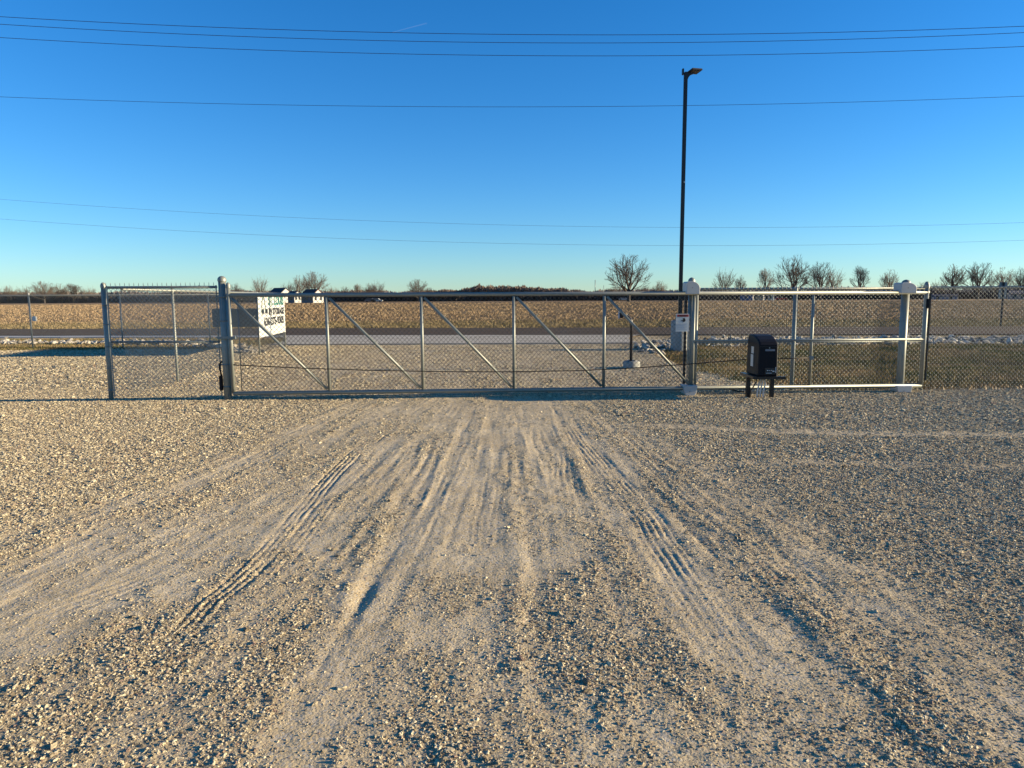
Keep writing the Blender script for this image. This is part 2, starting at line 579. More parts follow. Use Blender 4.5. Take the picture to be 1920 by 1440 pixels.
def packed_mask(x, y):
    wx, wy = warp(x, y)
    p = np.zeros(x.shape)
    for pts, hw, st in PACKw:
        d, sd, al, L = polyd(wx, wy, pts)
        p = np.maximum(p, st * (1 - sstep(hw * 0.3, hw * 1.9, d)))
    th, rr = lane(x, y)
    lobe = sstep(-3.4, -2.3, th) * (1 - sstep(1.15, 1.75, th))
    p = np.maximum(p, 0.52 * lobe)
    st1 = fbm(th * 3.6 + 5, rr * 0.30, 201, 3); st2 = fbm(th * 11, rr * 0.7, 203, 2)
    p = p + lobe * ((st1 - 0.5) * 1.1 + (st2 - 0.5) * 0.5)
    for pts, hw, st in LOOSEw:
        d, sd, al, L = polyd(wx, wy, pts)
        p = p * (1 - 0.6 * st * (1 - sstep(hw * 0.1, hw * 1.8, d)))
    near = sstep(1.0, 2.4, y) * (1 - sstep(11.0, 12.5, y))
    # the drive beyond the gate is worn in the middle
    bey = sstep(11.2, 12.5, y) * (1 - sstep(3.0, 6.0, np.abs(x + 0.8))) * 0.5
    p = np.maximum(p * near, bey)
    nz = 0.55 * fbm(x * 3.2, y * 1.3, 11, 4) + 0.45 * fbm(x * 13, y * 9, 13, 3)
    p = np.clip(p + (nz - 0.5) * 1.7 * (0.35 + 0.65 * sstep(0.0, 0.3, p)), 0, 1)
    return p


def grass_mask(x, y):
    # right of the drive behind the fence
    nz = (fbm(x * 1.1, y * 1.1, 21) - 0.5) * 1.1
    xl = 4.15 + 1.6 * np.exp(-((y - 12.1) / 0.9) ** 2) + 1.5 * sstep(20.5, 24.5, y)
    g = sstep(-0.15, 0.25, x - xl + nz * 0.5) * sstep(0.02, 0.22, y - gate_y(x) - 0.50 + nz * 0.12) * (1 - sstep(23.0, 23.8, y + nz * 0.3))
    # verge on the left of the drive by the road
    xr = -8.6
    g2 = sstep(-0.2, 0.3, xr - x) * sstep(22.3, 23.2, y + nz * 0.5) * (1 - sstep(29.0, 29.6, y))
    g3 = sstep(0.2, 0.7, x - 5.6 + nz * 0.3) * sstep(26.6, 27.2, y) * (1 - sstep(29.0, 29.4, y)) * 0.6
    return np.clip(np.maximum(np.maximum(g, g2), g3), 0, 1)


def soil_shade_mask(x, y):
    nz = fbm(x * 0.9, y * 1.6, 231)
    a = np.exp(-((y - 18.9 - 0.5 * (nz - 0.5)) / 0.75) ** 2) * sstep(6.5, 9.5, x) * sstep(0.25, 0.55, nz)  # ditch band: darker soil, with the shade of its slope in the colour
    b_ = np.exp(-((y - gate_y(x) - 0.72) / 0.26) ** 4) * sstep(4.4, 5.4, x) * 0.95  # shadow strip behind the fence foot, painted into the ground colour
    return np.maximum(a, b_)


def road_near(x):
    return 29.9 - 0.062 * x


def road_far(x):
    return 36.9 - 0.045 * x


def terrain(x, y, fine=True):
    z = 0.03 * (fbm(x * 0.35, y * 0.35, 31) - 0.5) * sstep(1, 4, y) * (1 - sstep(22, 26, y))
    g = grass_mask(x, y)
    right = sstep(0, 1, x)
    z = z - right * 0.09 * np.exp(-((y - gate_y(x) - 0.72) / 0.30) ** 2) * sstep(4.4, 5.4, x)
    z = z - right * g * (0.05 * np.exp(-((y - 12.9) / 0.8) ** 2) + 0.30 * np.exp(-((y - 18.8) / 2.0) ** 2))
    z = z + right * g * 0.04 * (fbm(x * 2, y * 3, 41) - 0.5)
    # rough field surface far away
    fm = sstep(38, 44, y)
    z = z + fm * 0.10 * (fbm(x * 0.12, y * 1.1, 51) - 0.5)
    if fine:
        m_ = (y < 13.5) & (y > 1.0) & (np.abs(x) < 12)
        if m_.any():
            xs = x[m_]; ys = y[m_]
            wx, wy = xs + 0.03 * (fbm(xs * 2.2, ys * 2.2, 61) - 0.5), ys
            pk = packed_mask(xs, ys)
            dz = (fbm(xs * 26, ys * 26, 71, 3) - 0.5) * (0.011 * (1 - pk) + 0.005 * pk)
            dz += (fbm(xs * 5, ys * 4, 73, 3) - 0.5) * (0.017 * (1 - pk) + 0.009 * pk)
            dz += (1 - pk) * 0.004
            th, rr = lane(xs, ys)
            lob = sstep(-3.5, -2.5, th) * (1 - sstep(1.3, 1.9, th))
            amp = 0.30 + 0.9 * sstep(0.38, 0.68, fbm(th * 1.6, rr * 0.45, 211))
            dz += lob * amp * (0.010 * (fbm(th * 7.5, rr * 0.4, 205, 2) - 0.5) + 0.009 * (fbm(th * 22, rr * 0.9, 207, 2) - 0.5))
            for pts, hw, pitch, dep in TREADw:
                d, sd, al, L = polyd(wx, wy, pts)
                env = (1 - sstep(hw * 0.8, hw * 1.15, d)) * sstep(0, 0.8, al) * sstep(0, 0.6, L - al)
                env *= 0.30 + 0.75 * sstep(0.38, 0.62, fbm(xs * 5, ys * 2.2, 83)) * (0.5 + fbm(xs * 40, ys * 30, 85))
                gro = np.cos(2 * np.pi * sd / pitch) + 0.30 * np.cos(2 * np.pi * al / 0.06 + 2 * np.sign(sd))
                dz += env * (-dep * 0.35 + dep * 0.42 * gro)
                rim = np.exp(-((d - hw * 1.25) / 0.03) ** 2) * sstep(0, 0.25, al) * sstep(0, 0.25, L - al)
                dz += rim * dep * 0.35 * fbm(xs * 8, ys * 8, 87)
            for pts, hw, hh in RIDGEw:
                d, sd, al, L = polyd(wx, wy, pts)
                env = 0.36 * sstep(0, 0.6, al) * sstep(0, 0.6, L - al) * (0.1 + 1.5 * fbm(xs * 5, ys * 5, 91) ** 1.5)
                dz += env * hh * (np.exp(-((sd - hw * 0.8) / hw) ** 2) - 0.8 * np.exp(-((sd + hw * 0.8) / hw) ** 2))
            e = sstep(1.0, 1.8, ys) * (1 - sstep(12.5, 13.5, ys)) * (1 - sstep(11, 12, np.abs(xs)))
            z[m_] += dz * e
    return z


def axis(segs):
    out = [segs[0][0]]
    for (a, b, s0, s1) in segs:
        x = a
        while x < b - 1e-6:
            t = (x - a) / (b - a)
            s_ = s0 * (s1 / s0) ** t
            x = min(b, x + s_)
            out.append(x)
    return np.array(out)


xp = axis([(0, 4.5, 0.013, 0.016), (4.5, 10, 0.016, 0.035), (10, 30, 0.035, 0.5), (30, 300, 0.5, 12), (300, 4000, 12, 400)])
xs_ = np.concatenate([-xp[:0:-1], xp])
ys_ = axis([(-60, 0.5, 15, 0.5), (0.5, 1.8, 0.4, 0.02), (1.8, 6, 0.013, 0.02), (6, 12.5, 0.02, 0.035), (12.5, 24, 0.04, 0.12), (24, 60, 0.12, 0.6), (60, 400, 0.6, 10), (400, 5000, 10, 300)])
GXX, GYY = np.meshgrid(xs_, ys_)
gx = GXX.ravel(); gy = GYY.ravel()
gz = terrain(gx, gy)
nx, ny = len(xs_), len(ys_)
ii = np.arange((ny - 1) * nx).reshape(ny - 1, nx)[:, :-1].ravel()
faces = np.stack([ii, ii + 1, ii + nx + 1, ii + nx], 1)
gm = np_mesh("ground", np.stack([gx, gy, gz], 1), faces, 4, True)
GM = ground_material()


def set_attr(me, name, arr, typ='FLOAT'):
    a = me.attributes.new(name, typ, 'POINT')
    a.data.foreach_set("vector" if typ == 'FLOAT_VECTOR' else "value", np.ascontiguousarray(arr).ravel())


set_attr(gm, "packed", packed_mask(gx, gy).astype(np.float32))
set_attr(gm, "grass", grass_mask(gx, gy).astype(np.float32))
vn = (fbm(gx * 0.25, gy * 0.8, 95) - 0.5) * 2.4
fld = sstep(-0.5, 1.0, gy - road_far(gx) - 9.0 + vn * 2)
vg = sstep(-0.2, 0.3, gy - road_far(gx)) * (1 - fld)
vg = np.maximum(vg, sstep(0.0, 0.3, gy - 28.3) * sstep(0, 0.3, road_near(gx) - gy) * 0.0)
set_attr(gm, "soil_shade", soil_shade_mask(gx, gy).astype(np.float32))
set_attr(gm, "field", fld.astype(np.float32))
set_attr(gm, "verge", vg.astype(np.float32))
print("ground verts", len(gx))
ground = link_mesh("ground", gm, GM)
tag(ground, kind="structure")

# county road and drive apron
ASPH = bpy.data.materials.new("asphalt"); ASPH.use_nodes = True
n = ASPH.node_tree; b = n.nodes["Principled BSDF"]; b.inputs["Roughness"].default_value = 0.95; b.inputs["Specular IOR Level"].default_value = 0.04
geo = n.nodes.new("ShaderNodeNewGeometry").outputs["Position"]
c = mixc(n, ramp(n, noise_n(n, mapping(n, geo, (0.15, 2.0, 1)), 1.0, 5), 0.35, 0.65), (0.105, 0.076, 0.052), (0.155, 0.117, 0.082))
c = mixc(n, ramp(n, noise_n(n, geo, 30, 4), 0.3, 0.7), (0.075, 0.055, 0.038), c)
n.links.new(c, b.inputs["Base Color"])
APR = bpy.data.materials.new("broomed_concrete"); APR.use_nodes = True
n = APR.node_tree; b = n.nodes["Principled BSDF"]; b.inputs["Roughness"].default_value = 0.95; b.inputs["Specular IOR Level"].default_value = 0.04
geo = n.nodes.new("ShaderNodeNewGeometry").outputs["Position"]
c = mixc(n, ramp(n, noise_n(n, mapping(n, geo, (0.35, 1.6, 1)), 1.0, 6), 0.35, 0.70), (0.34, 0.30, 0.235), (0.50, 0.44, 0.35))
c = mixc(n, ramp(n, noise_n(n, mapping(n, geo, (0.5, 3.0, 1)), 0.8, 5), 0.62, 0.70), c, (0.66, 0.60, 0.50))
n.links.new(c, b.inputs["Base Color"])


def sheet(name, fn_near, fn_far, x0, x1, z, M, step=1.0, thick=0.0, wob=0.0):
    xs = np.arange(x0, x1 + step, step)
    v = []; f = []
    for i, x in enumerate(xs):
        w1 = wob * (float(fbm(np.array([x * 0.9]), np.array([1.0]), 5)[0]) - 0.5)
        w2 = wob * (float(fbm(np.array([x * 0.9]), np.array([9.0]), 6)[0]) - 0.5)
        v += [(x, fn_near(x) + w1, z - thick), (x, fn_near(x) + w1 + 0.02, z), (x, fn_far(x) + w2, z), (x, fn_far(x) + w2 + 0.02, z - thick)]
    for i in range(len(xs) - 1):
        for k in range(3):
            f.append([i * 4 + k, (i + 1) * 4 + k, (i + 1) * 4 + k + 1, i * 4 + k + 1])
    me = bpy.data.meshes.new(name); me.from_pydata(v, [], f); me.update()
    return tag(link_mesh(name, me, M), kind="structure")


sheet("road", road_near, road_far, -400, 400, 0.055, ASPH, 2.0, 0.10, 0.25)
# apron (flares towards the road)
v = []; f = []
AP = []
for i in range(25):
    t = i / 24
    y = 24.5 + t * (29.9 - 24.5)
    fl = 2.2 * max(0, t - 0.25) ** 2
    AP.append((-8.25 - fl - 0.5 * t, 4.35 + fl, y))
for (xa, xb, y) in AP:
    for k in range(21):
        x = xa + (xb - xa) * k / 20
        yy = y if y < 29.8 else road_near(x)
        v.append((x, yy, 0.045))
for i in range(24):
    for k in range(20):
        f.append([i * 21 + k, i * 21 + k + 1, (i + 1) * 21 + k + 1, (i + 1) * 21 + k])
base = len(v)
for k in range(21):
    xx = AP[0][0] + (AP[0][1] - AP[0][0]) * k / 20
    v.append((xx, 24.5, -0.08))
for k in range(20):
    f.append([k, base + k, base + k + 1, k + 1])
me = bpy.data.meshes.new("driveway_apron"); me.from_pydata(v, [], f); me.update()
tag(link_mesh("driveway_apron", me, APR), kind="structure")
# pale gravel shoulder of the road
SH = mat("shoulder_fines", (0.36, 0.34, 0.31), rough=0.95, var=0.2, scale=2.0, bump=0.4, bscale=25)
tag(sheet("road_shoulder", lambda x: road_near(x) - 1.1, lambda x: road_near(x) - 0.01, -200, -9.6, 0.035, SH, 1.0, 0.06, 0.3))


# ------------------------------------------------------------------ scattered stones (geometry nodes, one object each)
def scatter(name, pts, rot, scl, idx, tint, M, nvar, flat, subd, label=None, cat=None, seed=0):
    me = bpy.data.meshes.new(name)
    me.vertices.add(len(pts)); me.vertices.foreach_set("co", pts.astype(np.float32).ravel())
    set_attr(me, "rot", rot.astype(np.float32), 'FLOAT_VECTOR')
    set_attr(me, "scl", scl.astype(np.float32), 'FLOAT_VECTOR')
    set_attr(me, "tint", tint.astype(np.float32))
    set_attr(me, "idx", idx.astype(np.int32), 'INT')
    o = link_mesh(name, me, M)
    g = bpy.data.node_groups.new(name + "_nodes", 'GeometryNodeTree')
    g.interface.new_socket("Geometry", in_out='INPUT', socket_type='NodeSocketGeometry')
    g.interface.new_socket("Geometry", in_out='OUTPUT', socket_type='NodeSocketGeometry')
    N = g.nodes; L = g.links
    gi = N.new("NodeGroupInput"); go = N.new("NodeGroupOutput")
    join = N.new("GeometryNodeJoinGeometry")
    for k in range(nvar):
        ico = N.new("GeometryNodeMeshIcoSphere"); ico.inputs["Radius"].default_value = 0.5; ico.inputs["Subdivisions"].default_value = subd
        sp = N.new("GeometryNodeSetPosition")
        pos = N.new("GeometryNodeInputPosition")
        no = N.new("ShaderNodeTexNoise"); no.noise_dimensions = '4D'
        no.inputs["W"].default_value = 3.7 * k + seed; no.inputs["Scale"].default_value = 2.0; no.inputs["Detail"].default_value = 1.0
        L.new(pos.outputs[0], no.inputs["Vector"])
        sub = N.new("ShaderNodeVectorMath"); sub.operation = 'SUBTRACT'; sub.inputs[1].default_value = (0.5, 0.5, 0.5)
        L.new(no.outputs["Color"], sub.inputs[0])
        sc = N.new("ShaderNodeVectorMath"); sc.operation = 'SCALE'; sc.inputs["Scale"].default_value = 1.3
        L.new(sub.outputs[0], sc.inputs[0])
        L.new(ico.outputs["Mesh"], sp.inputs["Geometry"]); L.new(sc.outputs[0], sp.inputs["Offset"])
        tf = N.new("GeometryNodeTransform")
        r_ = random.Random(k + seed)
        tf.inputs["Scale"].default_value = (1.0 + r_.uniform(-.1, .3), 0.85 + r_.uniform(-.15, .15), flat + r_.uniform(-.12, .12))
        L.new(sp.outputs[0], tf.inputs["Geometry"])
        sm = N.new("GeometryNodeSetMaterial"); sm.inputs["Material"].default_value = M
        L.new(tf.outputs[0], sm.inputs["Geometry"])
        ss = N.new("GeometryNodeSetShadeSmooth"); ss.inputs["Shade Smooth"].default_value = False
        L.new(sm.outputs[0], ss.inputs["Geometry"])
        gti = N.new("GeometryNodeGeometryToInstance")
        L.new(ss.outputs[0], gti.inputs[0]); L.new(gti.outputs[0], join.inputs[0])
    iop = N.new("GeometryNodeInstanceOnPoints")
    iop.inputs["Pick Instance"].default_value = True
    L.new(gi.outputs[0], iop.inputs["Points"]); L.new(join.outputs[0], iop.inputs["Instance"])

    def na(nm, typ, sock):
        a = N.new("GeometryNodeInputNamedAttribute"); a.data_type = typ; a.inputs["Name"].default_value = nm
        L.new(a.outputs["Attribute"], iop.inputs[sock])
    na("idx", 'INT', "Instance Index"); na("rot", 'FLOAT_VECTOR', "Rotation"); na("scl", 'FLOAT_VECTOR', "Scale")
    L.new(iop.outputs[0], go.inputs[0])
    md = o.modifiers.new("scatter", 'NODES'); md.node_group = g
    tag(o, label, cat, kind="stuff")
    return o


def scatter_zone(y0, y1, dens, half, smin, smax, x0=None, x1=None, keep=0.34):
    xa = -(half * y1 + 1.0) if x0 is None else x0
    xb = (half * y1 + 1.0) if x1 is None else x1
    nn = int((xb - xa) * (y1 - y0) * dens)
    x = rng.uniform(xa, xb, nn); y = rng.uniform(y0, y1, nn)
    ok = np.abs(x) < half * y + 1.2
    x = x[ok]; y = y[ok]
    pk = packed_mask(x, y)
    prob = np.clip(0.9 * (1 - pk), 0, 1) * (0.45 + 0.75 * fbm(x * 1.8, y * 1.8, 101)) + keep
    gm_ = grass_mask(x, y)
    prob *= (1 - gm_ * 0.985)
    prob *= (y < 24.4) | (x < -8.7)
    ok = rng.random(len(x)) < prob
    x = x[ok]; y = y[ok]; pk = pk[ok]
    s = smin + (smax - smin) * rng.random(len(x)) ** 3.2
    s *= (0.85 + 0.5 * fbm(x * 1.1, y * 1.1, 131)) * (1 - 0.5 * pk)
    big = rng.random(len(x)) < 0.004
    s[big] *= rng.uniform(1.5, 2.4, big.sum())
    return x, y, s


zones = [scatter_zone(1.7, 3.6, 15000, 0.78, 0.004, 0.019), scatter_zone(3.6, 6.5, 9500, 0.78, 0.005, 0.022),
         scatter_zone(6.5, 9.0, 4200, 0.78, 0.008, 0.028), scatter_zone(9.0, 12.6, 2500, 0.80, 0.011, 0.032),
         scatter_zone(12.6, 24.5, 520, 0.80, 0.022, 0.055, x0=-17, x1=9)]
xb = rng.uniform(-9, 9, 3000); yb = 1.9 + 10 * rng.random(3000) ** 0.8
kb_ = (np.abs(xb) < 0.78 * yb + 1) & (rng.random(3000) < 0.25 + 0.75 * (1 - packed_mask(xb, yb)))
zones.append((xb[kb_], yb[kb_], rng.uniform(0.020, 0.038, kb_.sum())))
x = np.concatenate([q[0] for q in zones]); y = np.concatenate([q[1] for q in zones]); s = np.concatenate([q[2] for q in zones])
z = terrain(x, y) - s * 0.10
N_ = len(x)
print("gravel stones", N_)
rot = np.stack([rng.normal(0, 0.35, N_), rng.normal(0, 0.35, N_), rng.uniform(0, 6.283, N_)], 1)
scl = np.stack([s * rng.uniform(0.9, 1.3, N_), s * rng.uniform(0.75, 1.0, N_), s * rng.uniform(0.7, 1.05, N_)], 1)
STONE = stone_material("limestone_chip", (0.17, 0.128, 0.078), (0.74, 0.62, 0.40), (0.30, 0.205, 0.145))
scatter("gravel", np.stack([x, y, z], 1), rot, scl, rng.integers(0, 8, N_), rng.random(N_), STONE, 8, 0.72, 2)

# riprap along the road edge
RR = []
rip = [([(5.6, 24.2), (8, 25.2), (14, 25.2), (60, 23.4)], 1.9, 22), ([(4.2, 21.6), (4.9, 23.2), (5.8, 24.6), (6.6, 25.6)], 0.75, 36), ([(3.9, 20.2), (4.3, 21.4)], 0.35, 30),
       ([(-9.2, 23.6), (-10.6, 24.4)], 0.6, 28), ([(-10.5, 25.2), (-15.5, 26.2), (-20.5, 26.4)], 0.75, 22), ([(-7.9, 20.9), (-8.9, 22.6), (-9.3, 24.0)], 0.55, 26)]
for pts, hw, dn in rip:
    L = sum(math.dist(a, b_) for a, b_ in zip(pts[:-1], pts[1:]))
    for k in range(int(L * hw * 2 * dn)):
        u = random.random() * L
        for a, b_ in zip(pts[:-1], pts[1:]):
            l = math.dist(a, b_)
            if u <= l: break
            u -= l
        tx, ty = (b_[0] - a[0]) / l, (b_[1] - a[1]) / l
        o_ = random.gauss(0, hw * 0.5)
        o_ = max(-hw, min(hw, o_))
        RR.append((a[0] + tx * u - ty * o_, a[1] + ty * u + tx * o_, random.choice([0.08, 0.11, 0.14, 0.19, 0.12]) * random.uniform(.7, 1.25)))
RR = np.array(RR)
rz = terrain(RR[:, 0], RR[:, 1], False) + RR[:, 2] * 0.25
N_ = len(RR)
RIP = stone_material("pale_riprap_rock", (0.20, 0.175, 0.14), (0.66, 0.58, 0.46), (0.14, 0.11, 0.085))
scatter("riprap", np.stack([RR[:, 0], RR[:, 1], rz], 1), rng.uniform(-1, 1, (N_, 3)) * np.array([0.6, 0.6, 3.1]),
        np.stack([RR[:, 2] * rng.uniform(0.9, 1.4, N_), RR[:, 2], RR[:, 2] * rng.uniform(0.7, 1.0, N_)], 1),
        rng.integers(0, 6, N_), rng.random(N_), RIP, 6, 0.75, 2, seed=50)

# ------------------------------------------------------------------ dormant grass blades
def blades(name, x, y, z0, h, w, M):
    n_ = len(x)
    a = rng.uniform(0, math.pi, n_); lx = rng.normal(0, 0.35, n_) * h; ly = rng.normal(0, 0.35, n_) * h
    dx = np.cos(a) * w; dy = np.sin(a) * w
    P0 = np.stack([x - dx, y - dy, z0 - 0.01], 1); P1 = np.stack([x + dx, y + dy, z0 - 0.01], 1)
    P2 = np.stack([x + lx, y + ly, z0 + h], 1)
    V = np.stack([P0, P1, P2], 1).reshape(-1, 3)
    Fc = np.arange(n_ * 3).reshape(-1, 3)
    me = np_mesh(name, V, Fc, 3)
    tint = np.repeat(rng.random(n_), 3)
    set_attr(me, "tint", tint.astype(np.float32))
    return link_mesh(name, me, M)


def blade_mat(name, a, b_, dk=0.5):
    M = bpy.data.materials.new(name); M.use_nodes = True
    n = M.node_tree; b = n.nodes["Principled BSDF"]; b.inputs["Roughness"].default_value = 0.8
    b.inputs["Specular IOR Level"].default_value = 0.1
    t = attr_node(n, "tint").outputs["Fac"]
    geo = n.nodes.new("ShaderNodeNewGeometry").outputs["Position"]
    q = ramp(n, noise_n(n, mapping(n, geo, (0.5, 1.2, 1)), 1.3, 4), 0.38, 0.62)
    c = mixc(n, q, a, b_)
    c = mixc(n, t, mixc(n, dk, c, (0.03, 0.025, 0.012)), c)
    n.links.new(c, b.inputs["Base Color"])
    return M


GB = blade_mat("dormant_grass", (0.12, 0.13, 0.04), (0.44, 0.29, 0.14))
x = rng.uniform(2.5, 24, 230000); y = rng.uniform(11.9, 24.2, 230000)
k_ = (rng.random(len(x)) < grass_mask(x, y) * (1 - 0.9 * soil_shade_mask(x, y))) & (np.abs(x) < 0.85 * y + 2)
x = x[k_]; y = y[k_]
tall = sstep(0.25, 0.0, np.abs(y - gate_y(x) - 0.55))
h = rng.uniform(0.02, 0.055, len(x)) * (1 + 1.3 * fbm(x * 1.5, y * 2, 141)) * (1 + 0.8 * tall)
tag(blades("dormant_grass", x, y, terrain(x, y, False), h, 0.004 + 0.006 * rng.random(len(x)), GB), kind="stuff")
x = rng.uniform(-24, -8.6, 40000); y = rng.uniform(22.4, 29.2, 40000)
k_ = rng.random(len(x)) < grass_mask(x, y)
x = x[k_]; y = y[k_]
tag(blades("verge_grass", x, y, terrain(x, y, False), rng.uniform(0.02, 0.07, len(x)), np.full(len(x), 0.010), GB), kind="stuff")
VB = blade_mat("dry_yellow_grass", (0.20, 0.155, 0.07), (0.42, 0.31, 0.16))
x = rng.uniform(-40, 40, 110000); y = 36.2 + 14 * rng.random(110000) ** 1.4
k_ = (y > road_far(x) + 0.2) & (np.abs(x) < 0.8 * y + 3)
x = x[k_]; y = y[k_]
tag(blades("roadside_dry_grass", x, y, terrain(x, y, False), rng.uniform(0.03, 0.13, len(x)) * (0.4 + 1.0 * fbm(x * .4, y * .8, 151)), np.full(len(x), 0.030), VB), kind="stuff")
# stubble of the harvested field
SB = blade_mat("field_stubble", (0.27, 0.18, 0.095), (0.43, 0.305, 0.17), 0.15)
NS = 240000
yr = 46 * (230 / 46) ** rng.random(NS); x = rng.uniform(-1, 1, NS) * (0.8 * yr + 2); row = np.round((yr - 46) / 0.76)
y = 46 + row * 0.76 + rng.normal(0, 0.06, NS) + 0.015 * x
k_ = (np.abs(x) < 0.8 * y + 2) & (rng.random(len(x)) < 0.5 + 0.5 * fbm(x * .2, y * .3, 161))
x = x[k_]; y = y[k_]
tag(blades("field_stubble", x, y, terrain(x, y, False), rng.uniform(0.03, 0.13, len(x)), 0.0010 * y, SB), kind="stuff")

# leaf litter under the right fence
LM = mat("dry_leaf", (0.42, 0.30, 0.17), rough=0.8, var=0.3, scale=30)
x = rng.uniform(6.6, 10.5, 150); y = gate_y(x) + 0.25 + rng.normal(0, 0.10, 150)
tag(blades("dry_leaf_litter", x, y, terrain(x, y, False), rng.uniform(0.02, 0.09, 150), rng.uniform(0.012, 0.035, 150), LM), kind="stuff")


# ------------------------------------------------------------------ chain link fencing
PITCHW = 0.0365


def chainlink_mesh(A, B, zb, zt, spikes=0.0, r=0.0025, name="mesh_fabric", zb1=None, zt1=None):
    A = np.array(A, float); B = np.array(B, float)
    L = np.linalg.norm(B - A); u = (B - A) / L; nrm = np.array([-u[1], u[0]])
    nw = max(2, int(L / PITCHW)); p = L / nw
    zb1 = zb if zb1 is None else zb1; zt1 = zt if zt1 is None else zt1
    V = []; Fc = []
    off = 0
    for i in range(nw):
        t = (i + 0.5) / nw
        b0 = zb + (zb1 - zb) * t; t0 = zt + (zt1 - zt) * t
        ns = int((t0 - b0) / PITCHW)
        k = np.arange(ns + 1)
        zz = t0 - k * PITCHW
        par = (k + i) % 2
        ss = (i + np.where(par == 0, 0.04, 0.96)) * p
        oo = np.where(par == 0, -0.004, 0.004)
        if spikes > 0 and par[0] == 0 or spikes > 0 and i == nw - 1:
            zz = np.concatenate([[zz[0] + spikes], zz]); ss = np.concatenate([[ss[0]], ss]); oo = np.concatenate([[oo[0]], oo])
        m_ = len(zz)
        cx = A[0] + u[0] * ss + nrm[0] * oo; cy = A[1] + u[1] * ss + nrm[1] * oo
        # triangular section, horizontal ring offset
        for q in range(3):
            a = 2 * math.pi * q / 3
            V.append(np.stack([cx + u[0] * r * math.cos(a) * 1.25 + nrm[0] * r * math.sin(a), cy + u[1] * r * math.cos(a) * 1.25 + nrm[1] * r * math.sin(a), zz], 1))
        idx = np.arange(m_ - 1)
        for q in range(3):
            a0 = off + q * m_; a1 = off + ((q + 1) % 3) * m_
            Fc.append(np.stack([a0 + idx, a1 + idx, a1 + idx + 1, a0 + idx + 1], 1))
        off += 3 * m_
    return np_mesh(name, np.concatenate(V), np.concatenate(Fc), 4, False)


def fence_post(mb, x, y, z0, z1, r, cap=True, n=16):
    mb.tube([(x, y, z0), (x, y, z1)], r, n)
    if cap:
        mb.lathe((x, y, z1 - 0.03), [(r * 1.14, 0), (r * 1.14, 0.035), (r * 1.05, 0.05), (r * 0.8, 0.068), (r * 0.45, 0.08), (0.001, 0.085)], n)
    return mb


def ties(mb, A, B, z, n_, r=0.024):
    for k in range(n_):
        t = (k + 0.35) / n_
        x = A[0] + (B[0] - A[0]) * t; y = A[1] + (B[1] - A[1]) * t
        pts = [(x, y + r * math.cos(a), z + r * math.sin(a)) for a in np.linspace(-2.2, 2.2, 8)]
        MB().tube(pts, 0.003, 5).build("tie_wire", GALV, mb)


def fence_run(name, label, A, B, posts, ztop, parts_top=True, mid=None, spikes=0.045, zbot=0.03, r_post=0.030, r_rail=0.021, end_posts=(), rail_r=None, zg=None):
    A = Vector((A[0], A[1], 0)); B = Vector((B[0], B[1], 0))
    root = empty(name, ((A.x + B.x) / 2, (A.y + B.y) / 2, 0), label, "fence")
    MB().tube([(A.x, A.y, ztop), (B.x, B.y, ztop)], r_rail).build("top_rail", GALV, root)
    if mid is not None:
        MB().tube([(A.x, A.y, mid), (B.x, B.y, mid)], r_rail * 0.9).build("mid_rail", GALV, root)
    for t in posts:
        x = A.x + (B.x - A.x) * t; y = A.y + (B.y - A.y) * t
        fence_post(MB(), x, y, -0.4, ztop - 0.01, r_post, True, 12).build("post", GALV, root)
    me = chainlink_mesh((A.x, A.y - 0.03), (B.x, B.y - 0.03), zbot, ztop + 0.005, spikes, 0.0018)
    link_mesh("mesh_fabric", me, WIRE_PANEL, root)
    ties(root, (A.x, A.y), (B.x, B.y), ztop, max(2, int((B - A).length / 0.6)), r_rail + 0.004)
    return root


# ---- short panel left of the gate
cp = gr(209, 750); gp = gr(428, 749.5)
ZT = at(300, 538.5, 11.15).z
root = empty("fence_panel", ((cp.x + gp.x) / 2, (cp.y + gp.y) / 2, 0), "short chain link fence panel between the corner post and the thick gate latch post", "fence")
A = (cp.x, cp.y); B = (gp.x, gp.y)
fence_post(MB(), A[0], A[1], -0.4, at(192, 536, cp.y).z, 0.036, True).build("corner_post", GALV, root)
Ai = (A[0] + 0.06, A[1] + 0.0); Bi = (B[0] - 0.085, B[1])
MB().tube([(Ai[0], Ai[1], ZT), (Bi[0], Bi[1], ZT)], 0.021).build("top_rail", GALV_DULL, root)
zm = at(300, 642, 11.15).z
MB().tube([(Ai[0], Ai[1], zm), (Bi[0], Bi[1], zm)], 0.019).build("mid_rail", GALV_DULL, root)
link_mesh("mesh_fabric", chainlink_mesh((Ai[0], Ai[1] - 0.03), (Bi[0], Bi[1] - 0.03), 0.04, ZT + 0.02, 0.05, 0.0036), WIRE_PANEL, root)
for (xx, sgn) in ((Ai[0], 1), (Bi[0], -1)):
    mb = MB(); mb.box((xx + 0.012 * sgn, Ai[1] - 0.03, (ZT + 0.04) / 2 + 0.02), (0.018, 0.006, ZT - 0.02)); mb.build("tension_bar", GALV_DULL, root)
for zz in (0.15, 0.5, 0.85, 1.2, 1.5):
    mb = MB()
    mb.lathe((A[0], A[1], zz), [(0.0365, 0), (0.0395, 0), (0.0395, 0.022), (0.0365, 0.022)], 14)
    mb.box((A[0] + 0.06, A[1] - 0.015, zz + 0.011), (0.05, 0.012, 0.022))
    mb.build("tension_band", GALV_DULL, root)
ties(root, Ai, Bi, ZT, 4, 0.028); ties(root, Ai, Bi, zm, 4, 0.026)

